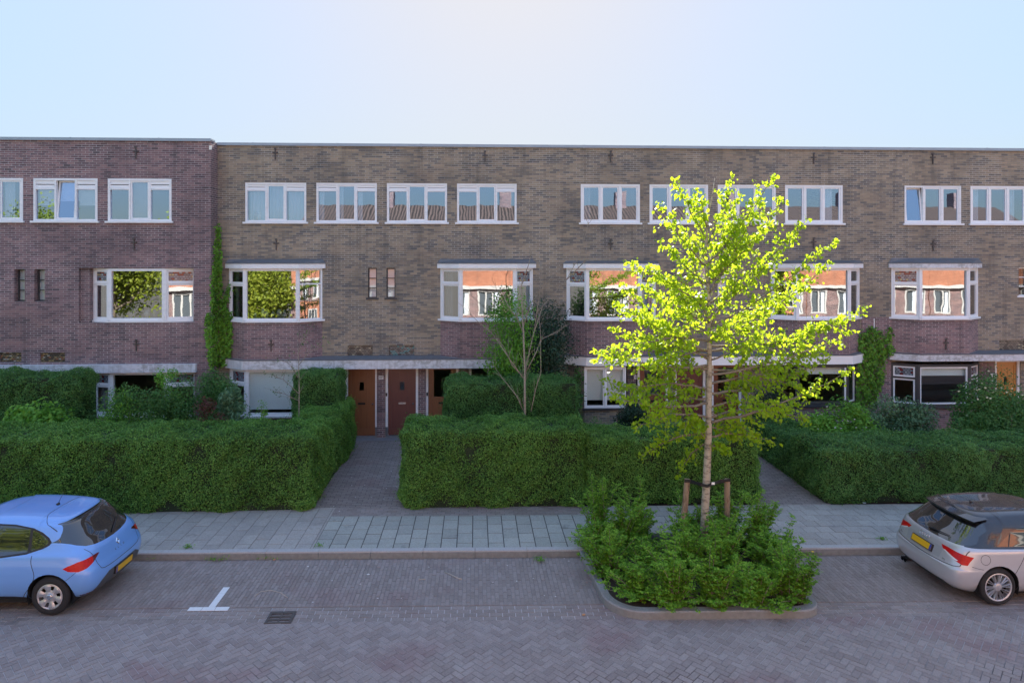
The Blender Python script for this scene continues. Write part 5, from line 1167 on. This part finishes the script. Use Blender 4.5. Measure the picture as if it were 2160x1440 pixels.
def disc(cx, cz, r, n=28): return [(cx+r*math.cos(2*math.pi*i/n), cz+r*math.sin(2*math.pi*i/n)) for i in range(n)]
def lathe(mb, prof, n=48, mi=0):
    """profile (radius, y) turned about the y axis"""
    for i in range(len(prof)-1):
        for k in range(n):
            a0, a1 = 2*math.pi*k/n, 2*math.pi*(k+1)/n; (r0, y0), (r1, y1) = prof[i], prof[i+1]
            mb.face([(r0*math.cos(a0), y0, r0*math.sin(a0)), (r0*math.cos(a1), y0, r0*math.sin(a1)), (r1*math.cos(a1), y1, r1*math.sin(a1)), (r1*math.cos(a0), y1, r1*math.sin(a0))], None, mi)
def arch_liner(mb, r, y0, y1, wx):
    n = 26; A = [math.radians(-22+224*k/n) for k in range(n+1)]; q = lambda a, y: (wx+r*math.cos(a), y, .315+r*math.sin(a))
    for k in range(n):
        mb.face([q(A[k], y0), q(A[k+1], y0), q(A[k+1], y1), q(A[k], y1)]); mb.face([q(A[k], y1), q(A[k+1], y1), (wx, y1, .315)])
def wheel(root, x, y, R_, rim_r, side, spokes, style, wd=.20):
    """side -1: outer face towards -y"""
    o = empty('wheel', (x, y, R_)); o.parent = root; s = side
    t = MB(); lathe(t, [(rim_r, s*.0), (rim_r+.012, s*.004), (rim_r+.03, s*.010), (R_-.045, s*.008), (R_-.015, s*-.006), (R_, s*-.03), (R_, -s*(wd-.03)), (R_-.02, -s*wd), (rim_r, -s*wd), (rim_r, s*.0)])
    t.build('tyre', M['rubber'], o, True)
    b = MB(); lathe(b, [(rim_r-.002, -s*.11), (.001, -s*.11)]); b.build('hub_well', M['rim_dark'], o)
    r = MB(); lathe(r, [(rim_r, s*.004), (rim_r-.012, s*.008), (rim_r-.025, s*.0), (rim_r-.03, -s*.08)])
    if style == 'cap':       # wheel cover: full dish with trapezoid openings
        hr0, hr1 = rim_r*.52, rim_r*.84
        n = spokes*12; rad = [.0, rim_r*.13, rim_r*.26, rim_r*.30, rim_r*.40, hr0, rim_r*.62, rim_r*.72, hr1, rim_r*.97]; dep = [.012, .014, .012, .002, -.002, .000, .003, .006, .008, .000]
        for i in range(len(rad)-1):
            for k in range(n):
                ph = (k % 12)/12; a0, a1 = 2*math.pi*k/n+.3, 2*math.pi*(k+1)/n+.3
                if hr0 <= rad[i] < hr1 and .30 < ph+.5/12 < .70: continue
                q = lambda rr_, a, d_: (rr_*math.cos(a), s*(d_+(.008*math.cos(spokes*(a-.3)) if rr_ > hr0*.8 else 0)), rr_*math.sin(a))
                r.face([q(max(rad[i], .001), a0, dep[i]), q(max(rad[i], .001), a1, dep[i]), q(rad[i+1], a1, dep[i+1]), q(rad[i+1], a0, dep[i+1])])
    else:
        for k in range(spokes):
            for dv in (-.085, .085):
                a = 2*math.pi*k/spokes+.1; a0, a1 = a+dv*.9, a+dv*1.35; wd0, wd1 = .007, .0095
                for (w0, w1, yy) in ((wd0, wd1, s*.0),):
                    p0 = Vector((math.cos(a0)*.055, 0, math.sin(a0)*.055)); p1 = Vector((math.cos(a1)*(rim_r-.018), 0, math.sin(a1)*(rim_r-.018))); e = (p1-p0).normalized(); nrm = Vector((-e.z, 0, e.x))
                    A_ = [p0-nrm*w0+Vector((0, -s*.018, 0)), p0+Vector((0, s*.004, 0)), p0+nrm*w0+Vector((0, -s*.018, 0))]; B_ = [p1-nrm*w1+Vector((0, -s*.012, 0)), p1+Vector((0, s*.006, 0)), p1+nrm*w1+Vector((0, -s*.012, 0))]
                    for i in range(2): r.face([A_[i], A_[i+1], B_[i+1], B_[i]])
                    r.face([A_[0]-Vector((0, s*.03, 0)), A_[0], B_[0], B_[0]-Vector((0, s*.03, 0))]); r.face([A_[2], A_[2]-Vector((0, s*.03, 0)), B_[2]-Vector((0, s*.03, 0)), B_[2]])
        lathe(r, [(.075, -s*.02), (.06, s*.0), (.035, s*.006), (.001, s*.008)], 24)
    r.build('rim', M['rim'], o, style == 'cap')
    if style == 'cap': c = MB(); lathe(c, [(rim_r*.20, s*.016), (rim_r*.17, s*.020), (.001, s*.021)], 24); c.build('hub_cap', M['chrome'], o, True)
    return o
def finish(root, meshes, mats):
    objs = {}
    for nm, me in meshes.items():
        base = nm.split('#')[0]; me.name = base; me.materials.append(M[mats.get(base, mats['body'])]); o = link(bpy.data.objects.new(base, me), root); objs[nm] = o
    return objs
def ribbon(pts, w_):                        # thin closed polygon along an open 2D line
    L = []; R_ = []
    for i, p in enumerate(pts):
        a = Vector(pts[max(i-1, 0)]); b = Vector(pts[min(i+1, len(pts)-1)]); t = (b-a).normalized(); n = Vector((-t.y, t.x))*w_/2; L.append((p[0]+n.x, p[1]+n.y)); R_.append((p[0]-n.x, p[1]-n.y))
    return L+R_[::-1]
def rib_regs(nm, pts, w_, A, B, cond, over):   # one small quad per stretch
    return [(nm, ribbon([pts[i], pts[i+1]], w_), A, B, cond, over) for i in range(len(pts)-1)]
def curve2(pts, k=4): return [tuple(p[:2]) for p in cr([(*p, 0) for p in pts], k)]
XA, YA_, ZA = (1, 0, 0), (0, 1, 0), (0, 0, 1)
def on_rear(G_or_root_meshes, y, z, xmax=1.2):
    """first hit from behind on the car meshes at (y,z)"""
    best = None
    for o in G_or_root_meshes:
        hit, p, n, i = o.ray_cast((-2, y, z), (1, 0, 0))
        if hit and (best is None or p.x < best[0].x): best = (p.copy(), n.copy())
    return best
def plate(root, objs, y0, y1, z, h, flip):
    bpy.context.view_layer.update(); a = on_rear(objs, (y0+y1)/2, z); p, n = a; up = Vector((-n.z, 0, n.x)).normalized(); up = up if up.z > 0 else -up; rt = Vector((0, 1, 0)); nn = rt.cross(up); nn = nn if nn.x < 0 else -nn; c = Vector((p.x, (y0+y1)/2, z))+nn*.02; W2 = (y1-y0)/2
    def q(a_, b_, d_): return c+rt*a_+up*b_+nn*d_
    def bx(a0, a1, b0, b1, d0, d1, nm, m, par):
        mb = MB(); fr = lambda P: q(P[0], P[2], P[1]); mb.box(a0, d0, b0, a1, d1, b1, fr=fr); return mb.build(nm, M[m], par)
    o = bx(-W2, W2, -h/2, h/2, -.03, .006, 'number_plate', 'plastic_black', root)
    bx(-W2+.012, W2-.012, -h/2+.012, h/2-.012, .0065, .009, 'plate_face', 'yellow', o); e = -W2+.012 if flip else W2-.05; bx(e, e+.038, -h/2+.012, h/2-.012, .0095, .0105, 'plate_band', 'euro_blue', o); return o
def blue_car():
    root = empty('parked_car'); tag(root, 'light blue hatchback parked on the left', 'car', 'cars parked along the kerb')
    rz = lambda x: -.085*max(0, (1.75-x)/1.2)**2-.10*max(0, (x-1.9)/1.6)**2
    rows = [(.20, .22, .70, 3.90, None), (.27, .10, .78, 3.98, None), (.36, .03, .83, 4.02, None), (.50, .0, .865, 4.05, None), (.64, .015, .872, 4.06, None), (.74, .06, .868, 4.03, None), (.84, .10, .855, 3.98, None), (.93, .145, .835, 3.86, lambda x: .05*min(1, x/2.2)*0),
            (1.01, .22, .785, 3.12, None), (1.10, .315, .745, 2.98, None), (1.22, .415, .70, 2.76, None), (1.345, .53, .645, 2.50, None), (1.425, .60, .595, 2.30, rz), (1.47, .60, .52, 2.16, rz), (1.492, .62, .34, 2.08, rz), (1.50, .63, .0, 2.05, rz)]
    cols = [('r', 0, 0), ('r', .006, .35), ('r', .03, .66), ('r', .085, .86), ('r', .20, .965), ('r', .42, 1.0), ('m', .25, 1.005), ('m', .42, 1.0), ('m', .6, 1.0), ('m', .78, .985), ('f', .38, .93), ('f', .14, .75), ('f', .03, .4), ('f', 0, 0)]
    allb = ('body',); side = lambda s: (lambda c: c.y*s > .45); rear = lambda c: c.x < 1.05
    regs = []
    WX, WXF, WR = .70, 3.27, .31
    for s in (1, -1):
        for wx in (WX, WXF): regs.append(('cut', disc(wx, .315, .365), XA, ZA, (lambda c, s=s: c.y*s > .55 and c.z < .8), allb))
    # rear window surround and glass
    rw = [(-.735, 1.125), (-.68, 1.06), (-.60, 1.015), (-.45, .985), (-.25, .968), (0, .96), (.25, .968), (.45, .985), (.60, 1.015), (.68, 1.06), (.735, 1.125), (.67, 1.235), (.58, 1.365), (.3, 1.385), (0, 1.39), (-.3, 1.385), (-.58, 1.365), (-.67, 1.235)]
    regs.append(('rear_window', rw, YA_, ZA, lambda c: c.x < .75 and c.z > .9, allb))
    # side glass
    for s in (1, -1):
        ws = [(.74, 1.13), (.80, 1.20), (.92, 1.275), (1.08, 1.335), (1.4, 1.385), (2.0, 1.412), (2.37, 1.35), (3.0, 1.03), (2.2, .922), (1.5, .93), (1.1, .975), (.86, 1.045), (.77, 1.09)]
        regs.append(('window_surround', ws, XA, ZA, (lambda c, s=s: c.y*s > .4), allb))
        sw = [(.79, 1.135), (.84, 1.19), (.95, 1.258), (1.10, 1.315), (1.4, 1.362), (2.0, 1.39), (2.35, 1.33), (2.93, 1.03), (2.2, .945), (1.5, .955), (1.12, 1.0), (.88, 1.065), (.81, 1.105)]
        regs.append(('side_window', sw, XA, ZA, (lambda c, s=s: c.y*s > .4), allb+('window_surround',)))
        regs.append(('window_post', [(1.03, .96), (1.09, .96), (1.13, 1.35), (1.09, 1.35)], XA, ZA, (lambda c, s=s: c.y*s > .4), ('side_window',)))
        regs.append(('window_post', [(2.02, .94), (2.10, .94), (2.10, 1.38), (2.02, 1.38)], XA, ZA, (lambda c, s=s: c.y*s > .4), ('side_window',)))
        A = (.62, s*-.785, 0); 
        # tail lamp in a slanted view plane: a grows from the side (front) to the tailgate
        d_ = Vector((-.60, .80*s, 0)); d_ = Vector((.62, .785*s, 0)).normalized()
        tl = [(d_.dot(Vector(p)), p[2]) for p in ((.50, .855*s, .76), (.42, .85*s, .715), (.28, .82*s, .70), (.20, .72*s, .73), (.17, .60*s, .78), (.15, .46*s, .86), (.16, .50*s, .872), (.2, .66*s, .865), (.3, .80*s, .845), (.42, .845*s, .80))]
        regs.append(('tail_lamp', tl, tuple(d_), ZA, (lambda c, s=s: c.y*s > .3 and c.x < .8 and .6 < c.z < .95), allb))
        cut_ = [(d_.dot(Vector(p)), p[2]) for p in ((.17, .61*s, .6), (.17, .61*s, .95), (.1, .3*s, .95), (.1, .3*s, .6))]
        regs.append(('tail_lamp_inner', cut_, tuple(d_), ZA, (lambda c, s=s: c.y*s > .3 and c.x < .8), ('tail_lamp',)))
        # door gap, fuel flap side, bumper seam
        regs += rib_regs('panel_gap', curve2([(1.00, .96), (.99, .84), (.93, .66), (.99, .50), (1.10, .36), (1.16, .27)], 3), .011, XA, ZA, (lambda c, s=s: c.y*s > .5), allb)
        regs += rib_regs('panel_gap', curve2([(2.06, .96), (2.08, .6), (2.06, .28)], 3), .010, XA, ZA, (lambda c, s=s: c.y*s > .5), allb)
        regs += rib_regs('panel_gap', [(.28, .70), (.40, .60), (.46, .56)], .006, XA, ZA, (lambda c, s=s: c.y*s > .5), allb)
        regs.append(('side_skirt', [(1.15, .10), (3.0, .10), (3.0, .315), (1.3, .30), (1.08, .275)], XA, ZA, (lambda c, s=s: c.y*s > .5), allb))
        regs.append(('reflector', [(.10, .285), (.28, .275), (.28, .295), (.1, .315)], XA, ZA, (lambda c, s=s: c.y*s > .5), allb))
    # tailgate outline
    tg = curve2([(-.66, .99), (-.62, .90), (-.60, .80), (-.585, .70), (-.50, .615), (0, .605), (.50, .615), (.585, .70), (.60, .80), (.62, .90), (.66, .99)], 3)
    regs += rib_regs('panel_gap', tg, .010, YA_, ZA, lambda c: c.x < .42, allb)
    regs += rib_regs('panel_gap', curve2([(.70, .66), (.88, .615), (.96, .52), (1.02, .40), (1.03, .25), (1.03, 0), (1.03, -.25), (1.02, -.4), (.96, -.52), (.88, -.615), (.70, -.66)][::-1], 2), .008, XA, YA_, lambda c: c.z > 1.2, allb)
    regs.append(('lower_bumper', [(-.74, .1), (-.66, .33), (-.56, .44), (-.40, .52), (.40, .52), (.56, .44), (.66, .33), (.74, .1)], YA_, ZA, lambda c: c.x < .5 and c.z < .6, allb))
    regs.append(('lower_bumper', [(-.9, .1), (-.9, .262), (.9, .262), (.9, .1)], YA_, ZA, lambda c: c.x < .34 and c.z < .6, allb+('reflector',)))
    me, G = car(root, rows, cols, regs, 'car_blue')
    o = finish(root, me, {'body': 'car_blue', 'rear_window': 'car_glass', 'side_window': 'car_glass', 'window_surround': 'plastic_black', 'window_post': 'plastic_black', 'tail_lamp': 'lamp_red', 'tail_lamp_inner': 'lamp_dark', 'panel_gap': 'plastic_black', 'side_skirt': 'plastic_black', 'reflector': 'lamp_dark', 'lower_bumper': 'plastic'})
    body = [v for v in o.values()]
    plate(root, body, -.26, .26, .455, .125, False)
    # emblem: upright diamond ring
    bpy.context.view_layer.update(); p, n = on_rear(body, 0, .845); up = Vector((.0, 0, 1)); up = (up-n*up.dot(n)).normalized(); rt = Vector((0, 1, 0)); mb = MB(); W_, H_ = .045, .062
    for a, b in (((0, H_), (W_, 0)), ((W_, 0), (0, -H_)), ((0, -H_), (-W_, 0)), ((-W_, 0), (0, H_))):
        f = .52; q = lambda t, k, d_: p+rt*t[0]*k+up*t[1]*k+n*d_
        mb.face([q(a, 1, .004), q(b, 1, .004), q(b, .76, .018), q(a, .76, .018)]); mb.face([q(a, .76, .018), q(b, .76, .018), q(b, f, .004), q(a, f, .004)])
    mb.build('emblem', M['chrome'], root)
    rotm = Matrix((-rt, up, n)).transposed().to_euler()
    for i, ch in enumerate('CLIO'): p2, n2 = on_rear(body, .12-.08*i, .755); text(ch, .045, p2+n2*.004, rotm, M['chrome'], 'lettering', root)
    # wiper, aerial, mirror-side trims
    w0, n0 = on_rear(body, -.02, 1.0); w1, n1 = on_rear(body, -.40, 1.12); mb = MB(); mb.tube([w0+n0*.02, (w0+w1)/2+n0*.035, w1+n1*.015], [.014, .009, .006], 6); mb.build('rear_wiper', M['plastic_black'], root, True)
    hit, p, n, _ = o['body'].ray_cast((1.12, 0, 3), (0, 0, -1)); mb = MB(); mb.tube([p, p+Vector((-.02, 0, .035))], [.035, .012], 8); mb.tube([p+Vector((0, 0, .02)), p+Vector((-.10, 0, .22))], [.005, .003], 5); mb.build('aerial', M['plastic_black'], root, True)
    mb = MB(); mb.box(.75, -.72, .16, 3.6, .72, .42); mb.box(.25, -.60, .22, .75, .60, .5); mb.build('underbody', M['rim_dark'], root)
    for s in (1, -1):
        for wx in (WX, WXF):
            mb = MB(); arch_liner(mb, .368, s*.845, s*.5, wx); mb.build('wheel_arch', M['rim_dark'], root); wheel(root, wx, s*.845, WR, .205, s, 6, 'cap')
        mb = MB(); mb.tube([(2.98, s*.80, 1.0), (2.95, s*.93, 1.04), (2.93, s*.98, 1.04)], [.04, .075, .05], 10); mb.build('door_mirror', M['car_blue'], root, True)
        mb = MB(); mb.tube([(2.22, s*.873, .86), (2.3, s*.885, .87), (2.4, s*.873, .865)], [.012, .016, .012], 6); mb.build('door_handle', M['car_blue'], root, True)
        q = [(.42, .79*s, 0)] 
    return root, o
def silver_car():
    root = empty('parked_car'); tag(root, 'silver hatchback with a black roof parked on the right', 'car', 'cars parked along the kerb')
    rz = lambda x: -.06*max(0, (1.7-x)/1.1)**2-.09*max(0, (x-1.8)/1.5)**2
    rows = [(.17, .20, .72, 3.84, None), (.24, .08, .79, 3.92, None), (.33, .02, .84, 3.95, None), (.46, .0, .865, 3.96, None), (.565, .015, .87, 3.96, None), (.60, .045, .868, 3.95, None), (.70, .085, .862, 3.93, None), (.80, .12, .855, 3.88, None), (.885, .155, .845, 3.78, None), (.935, .20, .805, 3.08, None),
            (1.04, .34, .755, 2.90, None), (1.155, .46, .705, 2.66, None), (1.265, .565, .65, 2.42, None), (1.345, .60, .60, 2.24, rz), (1.395, .60, .53, 2.12, rz), (1.42, .62, .35, 2.05, rz), (1.43, .63, 0, 2.03, rz)]
    cols = [('r', 0, 0), ('r', .008, .35), ('r', .035, .66), ('r', .10, .87), ('r', .22, .97), ('r', .44, 1.0), ('m', .25, 1.005), ('m', .42, .995), ('m', .6, .995), ('m', .78, .985), ('f', .38, .93), ('f', .14, .75), ('f', .03, .4), ('f', 0, 0)]
    allb = ('body',); regs = []; WX, WXF, WR = .78, 3.24, .31
    for s in (1, -1):
        for wx in (WX, WXF): regs.append(('cut', disc(wx, .315, .352), XA, ZA, (lambda c, s=s: c.y*s > .55 and c.z < .8), allb))
    # black roof: everything above a line, with silver roof arch strip
    regs.append(('roof', [(-.62, 1.325), (.62, 1.325), (.62, 1.5), (-.62, 1.5)], YA_, ZA, lambda c: c.z > 1.2 and c.x < 3, allb))
    rw = smooth_poly([(-.745, .955), (-.50, .925), (0, .915), (.50, .925), (.745, .955), (.70, 1.08), (.60, 1.27), (.0, 1.30), (-.60, 1.27), (-.70, 1.08)], 3)
    regs.append(('rear_window', rw, YA_, ZA, lambda c: c.x < .72 and c.z > .85, allb+('roof',)))
    for s in (1, -1):
        cond = (lambda c, s=s: c.y*s > .4)
        arch = [(.30, .93), (.56, 1.18), (.60, 1.30), (.62, 1.46), (2.3, 1.46), (2.6, 1.32), (3.15, .93), (2.0, .905)]
        regs.append(('roof_arch', arch, XA, ZA, (lambda c, s=s: c.y*s > .50 and c.z > .9), allb+('roof',)))
        sw = [(.80, .955), (1.02, 1.10), (1.25, 1.21), (1.6, 1.275), (2.1, 1.29), (2.5, 1.21), (2.95, .95)]
        regs.append(('side_window', sw, XA, ZA, cond, ('roof_arch', 'body')))
        regs.append(('window_post', [(1.26, .94), (1.31, .94), (1.48, 1.30), (1.42, 1.30)], XA, ZA, cond, ('side_window',))); regs.append(('window_post', [(.98, .94), (1.0, .94), (1.13, 1.2), (1.1, 1.2)], XA, ZA, cond, ('side_window',)))
        regs.append(('window_post', [(2.0, .92), (2.09, .92), (2.09, 1.35), (2.02, 1.35)], XA, ZA, cond, ('side_window',)))
        d_ = Vector((.55, .835*s, 0)).normalized(); D2 = lambda *ps: [(d_.dot(Vector(p)), p[2]) for p in ps]
        tl = D2((.36, .85*s, .80), (.30, .84*s, .72), (.27, .835*s, .665), (.20, .80*s, .66), (.15, .68*s, .70), (.12, .55*s, .745), (.12, .44*s, .80), (.13, .40*s, .845), (.15, .55*s, .845), (.18, .70*s, .83), (.26, .82*s, .815))
        regs.append(('tail_lamp', tl, tuple(d_), ZA, (lambda c, s=s: c.y*s > .3 and c.x < .6 and .55 < c.z < .9), allb))
        regs.append(('lamp_strip', D2((.16, .72*s, .695), (.13, .62*s, .715), (.12, .52*s, .755), (.12, .47*s, .785), (.12, .50*s, .79), (.13, .64*s, .745), (.17, .74*s, .71)), tuple(d_), ZA, (lambda c, s=s: c.y*s > .3 and c.x < .6), ('tail_lamp',)))
        regs += rib_regs('panel_gap', curve2([(1.26, .95), (1.22, .82), (1.17, .72), (1.08, .58), (1.02, .50)], 3), .010, XA, ZA, (lambda c, s=s: c.y*s > .5), allb)
        regs += rib_regs('panel_gap', curve2([(2.06, .93), (2.08, .6), (2.06, .28)], 3), .010, XA, ZA, (lambda c, s=s: c.y*s > .5), allb)
        regs += rib_regs('panel_gap', [(.33, .655), (.44, .625), (.52, .61)], .007, XA, ZA, (lambda c, s=s: c.y*s > .5), allb)
        if s < 0:
            q = disc(.56, .765, .08, 20); q.append(q[0]); regs += rib_regs('panel_gap', q, .007, XA, ZA, (lambda c, s=s: c.y*s > .5), allb)
    tg = curve2([(-.80, .89), (-.79, .80), (-.78, .68), (-.70, .61), (0, .585), (.70, .61), (.78, .68), (.79, .80), (.80, .89)], 3)
    regs += rib_regs('panel_gap', tg, .010, YA_, ZA, lambda c: c.x < .42, allb)
    regs.append(('lower_bumper', [(-.70, .1), (-.66, .22), (-.54, .30), (.54, .30), (.66, .22), (.70, .1)], YA_, ZA, lambda c: c.x < .4 and c.z < .5, allb))
    regs.append(('plate_recess_shade', [(-.42, .625), (.42, .625), (.45, .80), (-.45, .80)], YA_, ZA, lambda c: c.x < .4 and c.z < .9, allb))  # panel lies flush with the body; painted shade suggests the recess
    me, G = car(root, rows, cols, regs, 'car_silver')
    o = finish(root, me, {'body': 'car_silver', 'roof': 'car_black', 'roof_arch': 'car_black', 'rear_window': 'car_glass', 'side_window': 'car_glass', 'window_surround': 'plastic_black', 'window_post': 'plastic_black', 'tail_lamp': 'lamp_red', 'lamp_strip': 'lamp_clear', 'panel_gap': 'plastic_black', 'lower_bumper': 'plastic_black', 'plate_recess_shade': 'car_silver_shade'})
    body = list(o.values()); plate(root, body, -.26, .26, .705, .125, True); bpy.context.view_layer.update()
    p, n = on_rear(body, 0, .845); up = Vector((0, 0, 1)); up = (up-n*up.dot(n)).normalized(); rt = Vector((0, 1, 0)); mb = MB()
    for i in range(4):
        c = p+rt*(i-1.5)*.055+n*.012; mb.tube([c+rt*.036*math.cos(2*math.pi*k/20)+up*.036*math.sin(2*math.pi*k/20) for k in range(21)], .006, 6, cap=False)
    mb.build('emblem', M['chrome'], root, True)
    rotm = Matrix((-rt, up, n)).transposed().to_euler()
    p2, n2 = on_rear(body, .60, .66); text('A1', .055, p2+n2*.004, rotm, M['chrome'], 'lettering', root); p2, n2 = on_rear(body, -.52, .64); text('TFSI', .04, p2+n2*.004, rotm, M['chrome'], 'lettering', root)
    w0, n0 = on_rear(body, .0, .95); w1, n1 = on_rear(body, -.42, .98); mb = MB(); mb.tube([w0+n0*.02, (w0+w1)/2+n0*.03, w1+n1*.018], [.016, .010, .006], 6); mb.build('rear_wiper', M['plastic_black'], root, True)
    mb = MB(); n_ = 14               # roof spoiler
    for k in range(n_):
        y0, y1 = -.60+1.2*k/n_, -.60+1.2*(k+1)/n_; f = lambda y: .44+.12*(abs(y)/.6)**3; e = lambda y: 1.318-.03*(abs(y)/.6)**3
        mb.face([(f(y0), y0, e(y0)), (f(y1), y1, e(y1)), (.80, y1, 1.372-.04*(abs(y1)/.6)**3), (.80, y0, 1.372-.04*(abs(y0)/.6)**3)]); mb.face([(f(y0), y0, e(y0)-.03), (.72, y0, 1.30-.03*(abs(y0)/.6)**3), (.72, y1, 1.30-.03*(abs(y1)/.6)**3), (f(y1), y1, e(y1)-.03)]); mb.face([(f(y0), y0, e(y0)-.03), (f(y1), y1, e(y1)-.03), (f(y1), y1, e(y1)), (f(y0), y0, e(y0))])
    mb.build('spoiler', M['car_black'], root, True)
    mb = MB(); mb.tube([(.03, .48, .20), (.3, .48, .20)], .038, 12, cap=False); mb.tube([(.03, .40, .20), (.3, .40, .20)], .038, 12, cap=False); mb.build('exhaust_pipe', M['chrome'], root, True)
    hit, p, n, _ = o['roof'].ray_cast((.98, 0, 3), (0, 0, -1))
    if hit: mb = MB(); mb.tube([p, p+Vector((-.04, 0, .035))], [.03, .008], 8); mb.build('aerial', M['car_black'], root, True)
    mb = MB(); mb.box(.75, -.72, .14, 3.6, .72, .42); mb.box(.25, -.62, .18, .75, .62, .5); mb.build('underbody', M['rim_dark'], root)
    for s in (1, -1):
        for wx in (WX, WXF):
            mb = MB(); arch_liner(mb, .355, s*.85, s*.5, wx); mb.build('wheel_arch', M['rim_dark'], root); wheel(root, wx, s*.85, WR, .232, s, 10, 'alloy', .215)
        mb = MB(); mb.tube([(2.98, s*.80, .93), (2.95, s*.93, .97), (2.93, s*.98, .97)], [.04, .07, .05], 10); mb.build('door_mirror', M['car_silver'], root, True)
        for hx in (1.45,): mb = MB(); mb.tube([(hx, s*.872, .775), (hx+.09, s*.89, .785), (hx+.2, s*.872, .785)], [.014, .018, .014], 6); mb.build('door_handle', M['car_silver'], root, True)
    return root, o
bc, _ = blue_car(); sc_, _ = silver_car()
# blue car faces left: local +x -> -X
CARB = gr(105, 1299); CARS = gr(2106, 1278)
bc.rotation_euler = (0, 0, math.pi+PHI); sc_.rotation_euler = (0, 0, PHI+.022)
def place(o, wx, wy, P):
    m = Matrix.Rotation(o.rotation_euler.z, 3, 'Z'); q = m @ Vector((wx, wy, 0)); o.location = (P.x-q.x, P.y-q.y, .004)
place(bc, .70, .845, CARB); place(sc_, .78, -.85, CARS)
print('cars', bc.location, sc_.location)
